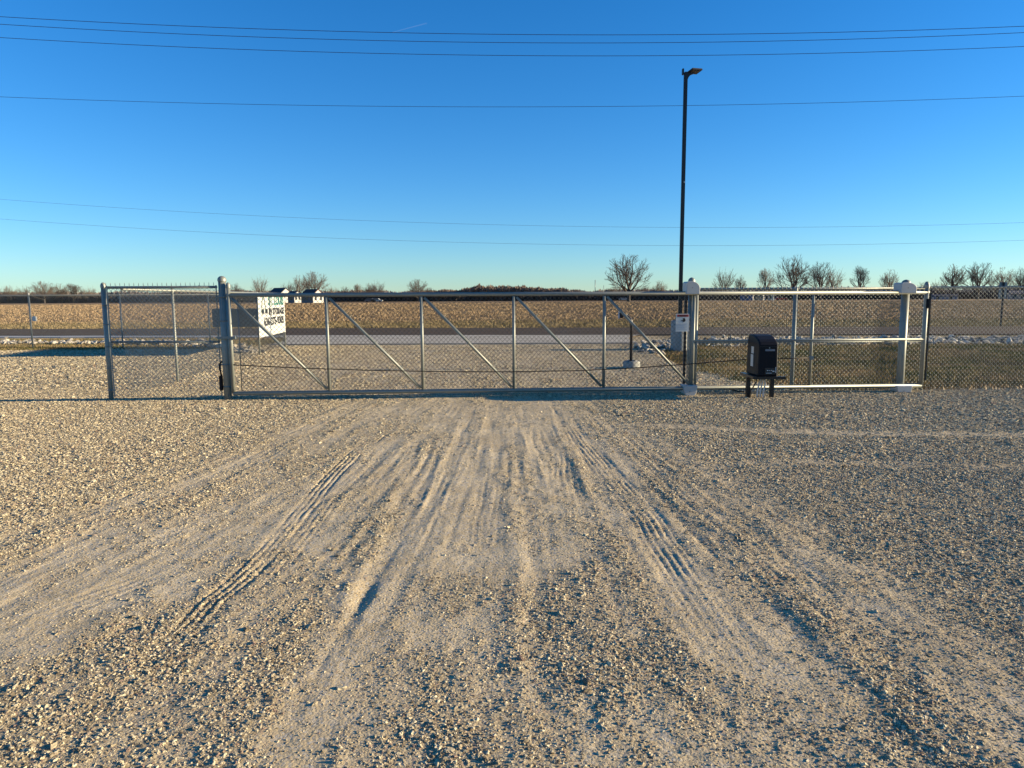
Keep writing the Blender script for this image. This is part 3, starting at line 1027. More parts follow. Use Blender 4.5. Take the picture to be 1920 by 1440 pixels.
# ---- thick latch post (with padlocked latch and cable drop)
gpz = at(416, 524, gp.y).z
root = empty("latch_post", (gp.x, gp.y, 0), "thick galvanised latch post with domed cap at the left end of the gate", "post")
fence_post(MB(), gp.x, gp.y, -0.5, gpz, 0.059, True, 24).build("pipe", GALV, root)
for zz in (0.20, 0.55, 1.25, 1.62):
    mb = MB()
    mb.lathe((gp.x, gp.y, zz), [(0.0595, 0), (0.063, 0), (0.063, 0.024), (0.0595, 0.024)], 24)
    mb.box((gp.x - 0.08, gp.y + 0.0, zz + 0.012), (0.035, 0.014, 0.024))
    mb.build("brace_band", GALV_DULL, root)
zl = at(430, 633, 11.2).z
mb = MB()
mb.box((gp.x + 0.05, gp.y - 0.078, zl), (0.29, 0.022, 0.040), 0, 0.004)
mb.box((gp.x + 0.18, gp.y - 0.03, zl), (0.03, 0.09, 0.05), 0, 0.004)
mb.tube([(gp.x - 0.08, gp.y - 0.07, zl), (gp.x - 0.08, gp.y + 0.07, zl)], 0.012)
mb.build("latch", GALV_DULL, root)
mb = MB()
c0 = Vector((gp.x - 0.085, gp.y - 0.02, 0))
mb.tube([c0 + Vector((0.03, 0, 0.62)), c0 + Vector((-0.012, 0, 0.58)), c0 + Vector((-0.02, 0, 0.50)), c0 + Vector((0.01, 0, 0.38))], 0.013, 8)
mb.box(c0 + Vector((-0.005, 0, 0.27)), (0.050, 0.05, 0.24), 0, 0.008)
mb.build("cable_box", BLACK_PLASTIC, root)

# ---- side fence running away to the road, with the sign
SA = Vector((cp.x + 0.22, cp.y + 0.12, 0)); SB_ = Vector((-7.62, 23.9, 0))
dirs = (SB_ - SA); Ls = dirs.length; dn = dirs / Ls
fr = fence_run("chain_link_fence", "chain link fence running back to the road and carrying the white storage sign", (SA.x, SA.y), (SB_.x, SB_.y),
               [2.25 / Ls, 5.7 / Ls, 8.95 / Ls, (Ls - 0.02) / Ls], 1.76, r_post=0.024)
fn = Vector((-dn.y, dn.x, 0)) * -1      # towards +x (sunny, drive side)
s0 = Ls - 3.80; s1 = Ls - 0.12
P0 = SA + dn * s0 + fn * 0.05; P1 = SA + dn * s1 + fn * 0.05
P0 = Vector((P0.x, P0.y, 0)); P1 = Vector((P1.x, P1.y, 0))
wz0, wz1 = 0.50, 1.74
sroot = empty("storage_sign", ((P0.x + P1.x) / 2, (P0.y + P1.y) / 2, 0), "white storage sign with green and black lettering hung on the side fence", "sign")
ux = (P1 - P0).normalized(); SW = (P1 - P0).length; SHh = wz1 - wz0
mb = MB(); mb.prism([(0, 0), (SW, 0), (SW, SHh), (0, SHh)], P0 + Vector((0, 0, wz0)), ux, (0, 0, 1), -fn, 0.006)
mb.build("panel", WHITE_SIGN, sroot)


def sp_(a, b_, e=0.004):
    return P0 + ux * (a * SW) + Vector((0, 0, wz0 + b_ * SHh)) + fn * e


text_prism("ST. LOUIS", 0.40, GREEN_INK, sroot, sp_(0.345, 0.735), ux, (0, 0, 1), width=SW * 0.60, bold=0.016)
text_prism("RV STORAGE", 0.27, BLACK_INK, sroot, sp_(0.355, 0.50), ux, (0, 0, 1), width=SW * 0.60, bold=0.014)
text_prism("636-275-9305", 0.32, BLACK_INK, sroot, sp_(0.17, 0.255), ux, (0, 0, 1), width=SW * 0.76, bold=0.013)
mb = MB()
for (a, b_, c_) in ((0.13, 0.34, 0.004), (0.36, 0.62, 0.004), (0.64, 0.85, 0.004)):
    mb.prism([(a * SW, 0), (c_ + b_ * SW, 0), (b_ * SW, 0.03), (a * SW, 0.03)], P0 + Vector((0, 0, wz0 + 0.13 * SHh)) + fn * 0.006, ux, (0, 0, 1), -fn, 0.003)
mb.build("small_print", mat("pale_grey_ink", (0.55, 0.55, 0.52), rough=0.6, var=0.2), sroot)
mb = MB()   # arch emblem
o_ = sp_(0.17, 0.57, 0.007)
outer = []; inner = []
for k in range(25):
    t = -1 + 2 * k / 24
    hgt = 0.44 * (1 - (math.cosh(2.6 * t) - 1) / (math.cosh(2.6) - 1))
    outer.append(o_ + ux * (t * 0.255) + Vector((0, 0, hgt)))
mb.tube(outer, 0.013, 6)
mb.build("arch_emblem", mat("dark_teal_ink", (0.03, 0.10, 0.09), rough=0.5), sroot)
mb = MB()   # two small trailer pictograms
for a in (0.10, 0.225):
    b0 = P0 + ux * (a * SW) + Vector((0, 0, wz0 + 0.52 * SHh)) + fn * 0.007
    mb.prism([(0, 0.03), (0.30, 0.03), (0.33, 0.10), (0.27, 0.16), (0.03, 0.16), (0, 0.11)], b0, ux, (0, 0, 1), -fn, 0.003)
    for wx in (0.08, 0.24):
        mb.prism([(wx + 0.032 * math.cos(t), 0.03 + 0.032 * math.sin(t)) for t in np.linspace(0, 6.283, 11)[:-1]], b0 + fn * 0.002, ux, (0, 0, 1), -fn, 0.003)
mb.build("trailer_pictograms", BLACK_INK, sroot)

# ---- fence along the road on the left
fence_run("chain_link_fence", "far chain link fence parallel to the road at the left edge of the lot", (-26.5, 22.9), (-7.62, 23.95),
          [(26.5 - 21.6) / 18.88, (26.5 - 18.7) / 18.88, (26.5 - 15.85) / 18.88, (26.5 - 12.95) / 18.88, (26.5 - 10.1) / 18.88], 1.74, r_post=0.026)
# junction bracket on its post and the back of a panel
jp = Vector((-15.85 + 0.28, 23.45, 0.98))
o = MB().box(jp - Vector((0.12, 0, 0)), (0.16, 0.03, 0.16), 0, 0.02).build("notice_plate", WHITE_SIGN)
tag(o, "small white plate fixed low on a far fence post at the left edge", "sign")
root = empty("banner_panel", (-9.15, 23.7, 0), "dark green back of a panel on the far fence beyond the latch post", "sign")
q0 = at(398, 580, 23.72); q1 = at(485, 613, 23.72)
MB().box(((q0.x + q1.x) / 2, 23.72, (q0.z + q1.z) / 2), (q1.x - q0.x, 0.012, q0.z - q1.z), 0.055).build("panel", TEAL, root)
MB().box(((q0.x + q1.x) / 2, 23.70, q0.z + 0.012), (q1.x - q0.x, 0.02, 0.024), 0.055).build("top_strip", GALV_DULL, root)

# ------------------------------------------------------------------ the cantilever slide gate
gl = atg(433, 640)
root = empty("slide_gate", (gl.x + 5.6, gate_y(gl.x + 5.6), 0), "long galvanised cantilever slide gate with diagonal braces closed across the gravel drive", "gate")
zt0 = atg(440, 553.5).z; zt1 = atg(1720, 548.2).z
zb0 = atg(440, 737.6).z; zb1 = atg(1720, 722.8).z
print("gate z", zt0, zt1, zb0, zb1)
ZGT = (zt0 + zt1) / 2; ZGB = (zb0 + zb1) / 2
XL = atg(433, 640).x; XR = atg(1732, 640).x


def gp_(x, z, off=0.0):
    return Vector((x, gate_y(x) + off, z))


MB().tube([gp_(XL - 0.03, ZGT), gp_(XR + 0.03, ZGT)], 0.031, 20).build("top_rail", GALV, root)
MB().tube([gp_(XL, ZGB), gp_(XR, ZGB)], 0.033, 20).build("bottom_rail", GALV, root)
vx = [atg(p_, 640).x for p_ in (433, 614.5, 791.5, 963.5, 1132.5, 1299.5, 1521.5)]
for i, x in enumerate(vx):
    if i == 0:
        mb = MB(); fence_post(mb, x, gate_y(x), ZGB, atg(428, 536).z, 0.030, True, 14); mb.build("stile", GALV, root)
    else:
        MB().tube([gp_(x, ZGB + 0.03), gp_(x, ZGT - 0.03)], 0.025, 14).build("upright", GALV, root)
mb = MB(); fence_post(mb, XR, gate_y(XR), ZGB, ZGT + 0.10, 0.032, True, 14); mb.build("stile", GALV, root)
for i in range(5):
    a = gp_(vx[i] + 0.045, ZGT - 0.05); b_ = gp_(vx[i + 1] - 0.035, ZGB + 0.05)
    MB().tube([a, b_], 0.022, 14).build("diagonal_brace", GALV, root)
zmid = atg(1600, 636.8).z
MB().tube([gp_(vx[5], zmid, -0.01), gp_(XR, zmid, -0.01)], 0.019, 14).build("mid_rail", GALV, root)
gme = chainlink_mesh((XL + 0.12, gate_y(XL + 0.12) + 0.034), (vx[5] - 0.05, gate_y(vx[5] - 0.05) + 0.034), ZGB + 0.02, ZGT - 0.03, 0, 0.0034)
link_mesh("mesh_fabric", gme, GALV_WIRE, root)
mb = MB(); mb.tube([gp_(XL + 0.12, ZGB + 0.03, 0.03), gp_(XL + 0.12, ZGT - 0.06, 0.03)], 0.007, 8); mb.build("tension_bar", GALV_DULL, root)
for i in range(5):
    for t in (0.22, 0.5, 0.78):
        p_ = gp_(vx[i] + 0.045, ZGT - 0.05).lerp(gp_(vx[i + 1] - 0.035, ZGB + 0.05), t)
        MB().tube([p_ + Vector((-0.02, -0.026, -0.02)), p_ + Vector((0.005, -0.032, 0.012)), p_ + Vector((0.035, 0.0, 0.05))], 0.003, 5).build("tie_wire", GALV, root)
# drive chain along the gate
cpt = [(437, 684), (560, 690), (700, 694.5), (850, 697), (960, 697), (1080, 695), (1180, 690.5), (1300, 682), (1400, 674)]
MB().tube([atg(a, b_, -0.09) for a, b_ in cpt], 0.0075, 8).build("drive_chain", RUST_CHAIN, root)
MB().tube([atg(1455, 672.5, -0.09), atg(1521, 671, -0.03)], 0.0075, 8).build("drive_chain", RUST_CHAIN, root)
mb = MB(); mb.box(atg(1521, 671, -0.02), (0.07, 0.05, 0.06), 0, 0.006); mb.build("chain_bracket", GALV_DULL, root)
# lock bracket on the end stile
e = atg(1736, 569, 0)
mb = MB(); mb.box((XR + 0.0, gate_y(XR) - 0.045, e.z), (0.045, 0.03, 0.16), 0, 0.008); mb.build("keeper_bracket", BLACK_PLASTIC, root)


# ---- roller posts with covers
def roller_post(px, pxtop, ytop, label, cov_top, cov_bot, rpost=0.050):
    OFF = 0.13
    base = atg(px, 700, OFF)
    x0 = base.x; y0 = base.y
    r_ = empty("roller_post", (x0, y0, 0), label, "gate post", "roller posts of the slide gate")
    zt = atg(pxtop, ytop, OFF).z
    fence_post(MB(), x0, y0, -0.5, zt - 0.03, rpost, True, 24).build("pipe", GALV, r_)
    # covers: front faces on camera side of the gate
    for nm, (xa, ya, xb, yb), top in (("top_roller_cover", cov_top, True), ("bottom_roller_cover", cov_bot, False)):
        a = atg(xa, ya, -0.10); b_ = atg(xb, yb, -0.10)
        w = b_.x - a.x; h_ = a.z - b_.z
        prof = []
        if top:
            prof = [(0, 0), (w, 0), (w, h_ * 0.45)]
            for k in range(1, 9):
                t = k / 8 * math.pi / 2
                prof.append((w - w * 0.62 + w * 0.62 * math.cos(t), h_ * 0.45 + h_ * 0.55 * math.sin(t)))
            prof += [(0.02, h_ * 0.99), (0, h_ * 0.9)]
        else:
            prof = [(0, h_), (0, h_ * 0.8)]
            for k in range(1, 12):
                t = math.pi + k / 12 * math.pi
                prof.append((w / 2 + w / 2 * math.cos(t), h_ * 0.8 + h_ * 0.8 * math.sin(t)))
            prof += [(w, h_ * 0.8), (w, h_)]
        mb = MB()
        ux_ = Vector((1, GK, 0)).normalized(); uy_ = Vector((-GK, 1, 0)).normalized()
        mb.prism(prof, Vector((a.x, a.y, b_.z)), ux_, (0, 0, 1), uy_, 0.23)
        cv = mb.build(nm, WHITE_PLASTIC, r_)
        bv = cv.modifiers.new("b", 'BEVEL'); bv.width = 0.008; bv.segments = 2; bv.limit_method = 'ANGLE'
        c_ = Vector((a.x, a.y, b_.z)) + ux_ * (w * 0.42) + Vector((0, 0, h_ * 0.5)) - uy_ * 0.002
        MB().tube([c_, c_ - uy_ * 0.006], 0.008, 10).build("bolt", GALV_DULL, cv)
    return r_


r1 = roller_post(1292.5, 1294, 523, "thick roller post of the gate beside the warning sign, white covers top and bottom",
                 (1288, 527.5, 1312.5, 551.5), (1282.5, 723, 1307.5, 746))
mb = MB()
for k in range(2):
    xx = r1.location.x + 0.12
mb.tube([(r1.location.x + 0.105, gate_y(r1.location.x) + 0.20, -0.3), (r1.location.x + 0.105, gate_y(r1.location.x) + 0.20, ZGT + 0.05)], 0.034, 16)
mb.build("fence_upright", GALV, r1)
r2 = roller_post(1688.5, 1695, 527, "thick roller post near the tail end of the gate, white covers top and bottom",
                 (1691, 529.5, 1719, 550), (1683, 724, 1710, 742.5), 0.062)

# ---- dark strut post behind the left roller post
sp = Vector((at(1284.5, 620, 12.15).x, 12.15, 0))
o = MB().box((sp.x, sp.y, 0.75), (0.042, 0.045, 2.16), 0, 0.003).build("strut_post", DARK_STEEL)
tag(o, "slim black steel strut standing just behind the warning sign", "post")

# ---- fixed fence behind the gate tail and on to the right
OFFF = 0.36
fx0 = atg(1312, 541, OFFF).x; fx1 = atg(1742, 541, OFFF).x
zf = atg(1500, 541.3, OFFF).z
fxp = atg(1488, 640, OFFF).x
fence_run("chain_link_fence", "chain link fence panel behind the tail of the slide gate", (fx0, gate_y(fx0) + OFFF), (fx1, gate_y(fx1) + OFFF),
          [(fxp - fx0) / (fx1 - fx0)], zf, mid=atg(1600, 640.5, OFFF).z, zbot=-0.02, r_post=0.036)
xe = fx1 + 0.02
root = fence_run("chain_link_fence", "chain link fence continuing right from the tail of the slide gate", (xe, gate_y(xe) + OFFF), (xe + 9.2, gate_y(xe + 9.2) + OFFF),
                 [3.05 / 9.2, 6.1 / 9.2], zf + 0.01, zbot=-0.04, spikes=0.0)
fence_post(MB(), xe - 0.06, gate_y(xe) + OFFF, -0.4, zf + 0.06, 0.034).build("end_post", GALV, root)
p_ = atg(1738, 700, 0.28)
o = MB().box((xe - 0.02, gate_y(xe) + 0.30, 0.93), (0.020, 0.022, 1.55), 0, 0.002).build("strut_post", DARK_STEEL)
tag(o, "slim black strut beside the end stile at the tail of the gate", "post")

# ------------------------------------------------------------------ warning sign on the gate
a = atg(1267.5, 588.5, -0.05); b_ = atg(1291.5, 621.5, -0.05)
w = b_.x - a.x; h_ = a.z - b_.z
root = empty("warning_sign", (a.x + w / 2, a.y, 0), "white warning sign with red header and black pictogram fixed to the gate", "sign")
ux_ = Vector((1, GK, 0)).normalized(); uy_ = Vector((-GK, 1, 0)).normalized(); O = Vector((a.x, a.y, b_.z))
MB().prism([(0, 0), (w, 0), (w, h_), (0, h_)], O, ux_, (0, 0, 1), uy_, 0.003).build("panel", WHITE_SIGN, root)
MB().prism([(0.02, h_ * 0.83), (w - 0.01, h_ * 0.83), (w - 0.01, h_ * 0.96), (0.02, h_ * 0.96)], O - uy_ * 0.002, ux_, (0, 0, 1), uy_, 0.0018).build("header_band", RED_INK, root)
text_prism("WARNING", 0.036, BLACK_INK, root, O + ux_ * 0.045 + Vector((0, 0, h_ * 0.855)) - uy_ * 0.004, ux_, (0, 0, 1), width=w * 0.68, thick=0.0008, bold=0.001)
mb = MB()
mb.prism([(x_ * w, z_ * h_) for x_, z_ in ((0.36, 0.62), (0.55, 0.66), (0.50, 0.74), (0.64, 0.77), (0.72, 0.70), (0.73, 0.60), (0.60, 0.52), (0.56, 0.56), (0.52, 0.51), (0.48, 0.53), (0.54, 0.59), (0.37, 0.585))], O - uy_ * 0.0025, ux_, (0, 0, 1), uy_, 0.002)
mb.build("pictogram", BLACK_INK, root)
mb = MB()
for k, zf_ in enumerate((0.43, 0.39, 0.33, 0.295, 0.22, 0.185, 0.11)):
    mb.prism([(0.08 * w, zf_ * h_), ((0.90 - 0.09 * (k % 3)) * w, zf_ * h_), ((0.90 - 0.09 * (k % 3)) * w, (zf_ + 0.018) * h_), (0.08 * w, (zf_ + 0.018) * h_)], O - uy_ * 0.0025, ux_, (0, 0, 1), uy_, 0.002)
mb.build("small_print", GREY_INK, root)

# ------------------------------------------------------------------ gate operator box on its stand
YB = 11.02
xl = at(1422, 680, YB).x; xr = at(1459, 680, YB).x
zb = at(1440, 706, YB).z; zt = at(1440, 640, YB).z
D = 0.56; wb = xr - xl
root = empty("gate_operator", ((xl + xr) / 2, YB + D / 2, 0), "black gate operator box with rounded hood on a black steel stand", "gate operator")
prof = [(0, 0), (D, 0), (D, zt - zb + 0.03)]
mb = MB()
# hood section: front face leans, top curved from the front up to the back
HH = zt - zb
prof = [(0.0, 0.0), (0.0, HH * 0.90), (0.035, HH * 0.985), (0.10, HH * 1.05), (0.22, HH * 1.13), (0.36, HH * 1.17), (0.48, HH * 1.16), (D, HH * 1.09), (D + 0.01, 0.0)]
mb.prism(prof, (xl, YB, zb), (0, 1, 0), (0, 0, 1), (1, 0, 0), wb)
hood = mb.build("hood", BLACK_PLASTIC, root)
for v_ in hood.data.vertices:          # draw the sides in a little towards the top
    t = (v_.co.z - zb) / HH
    v_.co.x = v_.co.x * (1.0 - 0.05 * max(0, min(1.1, t)))
bv = hood.modifiers.new("b", 'BEVEL'); bv.width = 0.022; bv.segments = 4; bv.limit_method = 'ANGLE'; bv.angle_limit = math.radians(50)
MB().box(((xl + xr) / 2, YB - 0.004, zb + HH * 0.845), (wb * 0.9, 0.006, 0.006)).build("seam", DARK_STEEL, hood)
MB().box(((xl + xr) / 2 + 0.02, YB - 0.003, zb + HH * 0.75), (0.15, 0.006, 0.030), 0, 0.001).build("name_plate", mat("dull_plate_grey", (0.16, 0.17, 0.19), rough=0.5), hood)
MB().tube([((xl + xr) / 2 + 0.01, YB + 0.005, zb + HH * 0.815), ((xl + xr) / 2 + 0.01, YB - 0.012, zb + HH * 0.815)], 0.010, 12).build("lock", GALV, hood)
MB().box(((xl + xr) / 2 + 0.03, YB - 0.008, zb + 0.085), (0.165, 0.014, 0.10), 0, 0.004).build("control_plate", DARK_STEEL, hood)
mb = MB()
for (dx, dz, sx, sz) in ((-0.04, 0.02, 0.018, 0.012), (-0.01, 0.02, 0.012, 0.010), (0.02, 0.022, 0.02, 0.010), (0.05, 0.008, 0.03, 0.018), (-0.02, -0.02, 0.09, 0.006), (0.085, 0.03, 0.008, 0.09)):
    mb.box(((xl + xr) / 2 + 0.03 + dx, YB - 0.017, zb + 0.075 + dz), (sx, 0.004, sz))
mb.build("control_marks", CONDUIT, hood)
ls = MB()
ls.box((xl + 0.006, YB + 0.30, zb + HH * 0.72), (0.006, 0.11, 0.11)); ls.box((xl + 0.0, YB + 0.30, zb + HH * 0.42), (0.006, 0.11, 0.19))
ls.build("side_label", WHITE_SIGN, hood)
mb = MB()
mb.box((xl - 0.045, YB + D / 2 + 0.02, zb - 0.02), (0.07, D + 0.10, 0.045), 0, 0.003)
mb.box(((xl + xr) / 2 + 0.055, YB - 0.005, zb - 0.022), (wb + 0.13, 0.05, 0.045), 0, 0.003)
mb.box(((xl + xr) / 2, YB + D / 2, zb - 0.012), (wb, D, 0.018), 0, 0.002)
mb.build("base_frame", BLACK_PAINT, root)
for px in (1402.5, 1447):
    q = at(px, 720, YB + 0.22)
    MB().box((q.x, q.y, (zb - 0.04) / 2 - 0.1), (0.062, 0.06, zb - 0.03 + 0.2), 0, 0.003).build("leg", BLACK_PAINT, root)
q0 = at(1425, 707, YB + 0.2)
for k, px in enumerate((1419, 1424.5, 1430.5)):
    q = at(px, 743, YB + 0.2)
    MB().tube([(q0.x + 0.05 - 0.008 * (2 - k), q0.y, zb), (q.x + 0.03, q.y, 0.22), (q.x + 0.005, q.y, 0.10), (q.x, q.y, -0.05)], 0.0125, 10).build("conduit", CONDUIT, root)
qa = at(1421, 708, YB + 0.15); qb = at(1408, 735, YB + 0.15)
MB().tube([(qa.x, qa.y, zb), (qa.x - 0.03, qa.y, 0.24), (qb.x, qb.y, 0.12), (qb.x - 0.02, qb.y, -0.02)], 0.011, 8).build("cable", CABLE, root)
o = MB().tube([gr(1399, 737) + Vector((0, 0, 0.03)), gr(1385, 738) + Vector((0, 0, 0.035)), gr(1368, 734.5) + Vector((0, 0, 0.05)), gr(1350, 731) + Vector((0, 0, 0.05)), gr(1330, 729) + Vector((0, 0, 0.03))], 0.012, 8).build("loose_cable", CABLE)
tag(o, "black cable lying on the gravel left of the gate operator stand", "cable")

# ------------------------------------------------------------------ light pole on its concrete pier
pb = gr(1270.5, 655)
YP = pb.y
root = empty("light_pole", (pb.x, pb.y, 0), "tall slim black light pole standing on a round concrete pier beyond the gate", "lamp post")
zpt = at(1270, 601, YP).z; xpw = (at(1290, 640, YP).x - at(1257.5, 640, YP).x) / 2
xc = (at(1290, 640, YP).x + at(1257.5, 640, YP).x) / 2
MB().lathe((xc, YP, -0.4), [(xpw, 0), (xpw, 0.40 + zpt - 0.02), (xpw - 0.02, 0.4 + zpt), (0.001, 0.40 + zpt + 0.002)], 40).build("concrete_pier", CONCRETE, root)
ztop = at(1287, 135, YP).z
MB().box((xc, YP, zpt + 0.012), (0.30, 0.30, 0.022), 0, 0.004).build("base_plate", BLACK_PAINT, root)
mb = MB(); hp = ztop - zpt
mb.box((xc, YP, zpt + hp / 2), (0.108, 0.108, hp), 0, 0.02); pm = mb.build("pole", BLACK_PAINT, root)
Wh = []
mb = MB()
zh = at(1287, 136, YP).z
ax = xc + 0.06
ph = math.radians(-12)
# luminaire: flat square head tipped a little, on a short arm
hc = Vector((xc + 0.25, YP - 0.03, zh + 0.03))
MB().prism([(0.0, -0.20), (0.03, -0.12), (0.09, -0.05), (0.20, -0.01), (0.20, 0.03), (0.0, 0.03)], (xc + 0.05, YP - 0.035, zh - 0.02), (1, 0, 0), (0, 0, 1), (0, 1, 0), 0.07).build("arm", BLACK_PAINT, root)
hd = MB(); hd.box((0, 0, 0), (0.36, 0.30, 0.05), 0, 0.012)
me = bpy.data.meshes.new("lamp_head"); me.from_pydata([tuple(q) for q in hd.v], [], hd.f); me.update()
Rt = Matrix.Translation(hc) @ Matrix.Rotation(math.radians(22), 4, 'Z') @ Matrix.Rotation(math.radians(-9), 4, 'X') @ Matrix.Rotation(math.radians(-3), 4, 'Y')
me.transform(Rt)
ho = link_mesh("lamp_head", me, BLACK_PAINT, root)
hd = MB(); hd.box((0, 0, -0.029), (0.26, 0.19, 0.012), 0, 0.003)
me = bpy.data.meshes.new("lens"); me.from_pydata([tuple(q) for q in hd.v], [], hd.f); me.update(); me.transform(Rt)
link_mesh("lens", me, LENS, ho)
MB().box((xc - 0.085, YP, zh + 0.02), (0.05, 0.10, 0.17), 0, 0.008).build("photocell_box", BLACK_PAINT, root)
q = at(1280, 342, YP); MB().box((q.x + 0.03, YP - 0.075, q.z), (0.03, 0.03, 0.045), 0, 0.004).build("fitting", WHITE_SIGN, root)

# ------------------------------------------------------------------ keypad stand
kb = gr(1184, 690)
YK = kb.y
root = empty("keypad_stand", (kb.x, kb.y, 0), "black gooseneck keypad pedestal on a small concrete footing beyond the gate", "keypad stand")
zk = at(1183, 677, YK).z
MB().lathe((kb.x, kb.y, -0.2), [(0.195, 0), (0.195, 0.2 + zk - 0.012), (0.18, 0.2 + zk), (0.001, 0.202 + zk)], 8).build("concrete_footing", CONCRETE, root)
zn = at(1183, 606, YK).z; zh = at(1160, 591.5, YK).z; xt = at(1166, 591, YK).x; xk = at(1183.5, 640, YK).x
MB().box((xk, YK, zk + 0.01), (0.17, 0.17, 0.018), 0, 0.003).build("base_plate", BLACK_PAINT, root)
pts = [(xk, YK, zk), (xk, YK, zn)] + [(xk - 0.19 + 0.19 * math.cos(t), YK, zn + (zh - zn) * math.sin(t)) for t in np.linspace(0.2, math.pi / 2, 7)] + [(xt, YK, zh)]
MB().tube(pts, 0.032, 12).build("gooseneck", BLACK_PAINT, root)
MB().box((xt - 0.02, YK, zh), (0.07, 0.16, 0.12), 0, 0.01).build("keypad_head", BLACK_PLASTIC, root)
MB().box((xt - 0.065, YK, zh + 0.01), (0.02, 0.13, 0.16), 0, 0.004).build("visor", GREY_INK, root)

# ------------------------------------------------------------------ overhead wires
WIRE = mat("weathered_conductor", (0.045, 0.015, 0.04), rough=0.5, metal=0.4, var=0.2)
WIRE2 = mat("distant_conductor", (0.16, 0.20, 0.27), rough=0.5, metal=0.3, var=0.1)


def power_line(p3, Y, r, label, M=WIRE, x0=-70, x1=70):
    P = [at(a, b_, Y) for a, b_ in p3]
    A_ = np.array([[1, q.x, q.x ** 2] for q in P]); zz = np.linalg.lstsq(A_, np.array([q.z for q in P]), rcond=None)[0]
    xs = np.linspace(x0, x1, 90)
    o_ = MB().tube([(t, Y, zz[0] + zz[1] * t + zz[2] * t * t) for t in xs], r, 6).build("power_line", M)
    tag(o_, label, "power line", "overhead wires above the road")


power_line([(0, 31.5), (600, 57), (1200, 66), (1920, 49)], 30.2, 0.010, "highest of the three close overhead wires across the top of the sky")
power_line([(0, 45.5), (600, 73), (1200, 80.5), (1920, 61)], 30.9, 0.010, "middle one of the three close overhead wires at the top of the sky")
power_line([(0, 70.5), (600, 97), (1200, 105), (1920, 87)], 31.4, 0.010, "lowest of the three close overhead wires at the top of the sky")
power_line([(0, 182), (600, 196.5), (1120, 201), (1920, 180)], 32.0, 0.008, "single dark overhead wire crossing just below the lamp head", M=WIRE)
power_line([(0, 374), (600, 409), (1200, 427), (1920, 417)], 95, 0.014, "upper of the two faint thin wires low in the sky", M=WIRE2, x0=-140, x1=140)
power_line([(0, 411), (600, 444), (1200, 461.5), (1920, 450)], 95, 0.014, "lower of the two faint thin wires low in the sky", M=WIRE2, x0=-140, x1=140)

# ------------------------------------------------------------------ far things
def grow(seed, H=18.0, trunk_h=0.16, depth=6, wide=1.0):
    """bare tree in metres: leaders fan evenly from the trunk head into an egg shaped crown"""
    R = random.Random(seed)
    T = []; Cn = []
    th = trunk_h * H
    cz = th + (H - th) * 0.50; rz = (H - th) * 0.50; rx = rz * wide * 1.08

    def inside(p):
        return (p.x ** 2 + p.y ** 2) / rx ** 2 + ((p.z - cz) / rz) ** 2

    def br(p, d, L, r, lv):
        n_ = 3
        q = Vector(p); pts = [Vector(q)]; dd = Vector(d)
        for i in range(n_):
            dd = (dd + Vector((R.gauss(0, .11), R.gauss(0, .11), R.gauss(0.05, .06)))).normalized()
            q = q + dd * (L / n_); pts.append(Vector(q))
            if lv > 2 and inside(q) > 1.05 + R.uniform(-0.12, 0.15): break
        r1 = r * 0.66
        if len(pts) < 2: return
        (T if lv < 2 else Cn).append((pts, r, r1, lv))
        if lv >= depth or inside(q) > 1.1: return
        kids = 4 if lv < 2 else R.choice([2, 2, 3])
        for k in range(kids):
            t = 1.0 if k == 0 else R.uniform(0.30, 1.0)
            j = t * (len(pts) - 1); i0 = min(int(j), len(pts) - 2)
            o_ = pts[i0].lerp(pts[i0 + 1], j - i0)
            ang = R.gauss(0.10, 0.08) if k == 0 else R.uniform(0.40, 0.90)
            side = dd.orthogonal().normalized(); side.rotate(Matrix.Rotation(R.uniform(0, 6.283), 3, dd))
            nd = dd * math.cos(ang) + side * math.sin(ang)
            nd.z += 0.05; nd.normalize()
            br(o_, nd, L * (R.uniform(0.66, 0.80) if k else 0.82), r1 * (1.0 if k == 0 else 0.62), lv + 1)
    T.append(([Vector((0, 0, -0.5)), Vector((0, 0, th * 0.5)), Vector((0.1, 0, th)), Vector((0.1, 0.1, th * 1.5))], 0.030 * H, 0.018 * H, 0))
    nl = R.choice([7, 8, 9])
    for k in range(nl):
        az = 2.4 * k + R.uniform(-.3, .3)
        an = (0.10 + 1.12 * ((k + 0.5) / nl)) * (0.55 + 0.45 * wide)
        d = Vector((math.sin(an) * math.cos(az), math.sin(an) * math.sin(az), math.cos(an)))
        br(Vector((0.05, 0, th * (1.5 - 0.75 * (k + 0.5) / nl))), d, (H - th) * R.uniform(0.25, 0.31) * (1 - 0.12 * an), 0.0185 * H, 1)
    return T, Cn


def segs_mesh(name, segs, nside_big=6):
    V = []; Fc = []; off = 0
    for pts, r0, r1, lv in segs:
        n_ = nside_big if lv < 2 else 3
        k = len(pts)
        d = (pts[-1] - pts[0]).normalized(); u = d.orthogonal().normalized(); w = d.cross(u)
        for i, p in enumerate(pts):
            rr = max(0.040, r0 + (r1 - r0) * i / (k - 1))
            for j in range(n_):
                t = 2 * math.pi * j / n_
                V.append(p + (u * math.cos(t) + w * math.sin(t)) * rr)
        for i in range(k - 1):
            for j in range(n_):
                Fc.append((off + i * n_ + j, off + i * n_ + (j + 1) % n_, off + (i + 1) * n_ + (j + 1) % n_, off + (i + 1) * n_ + j))
        off += k * n_
    V = np.array([tuple(q) for q in V])
    return V, np.array(Fc)


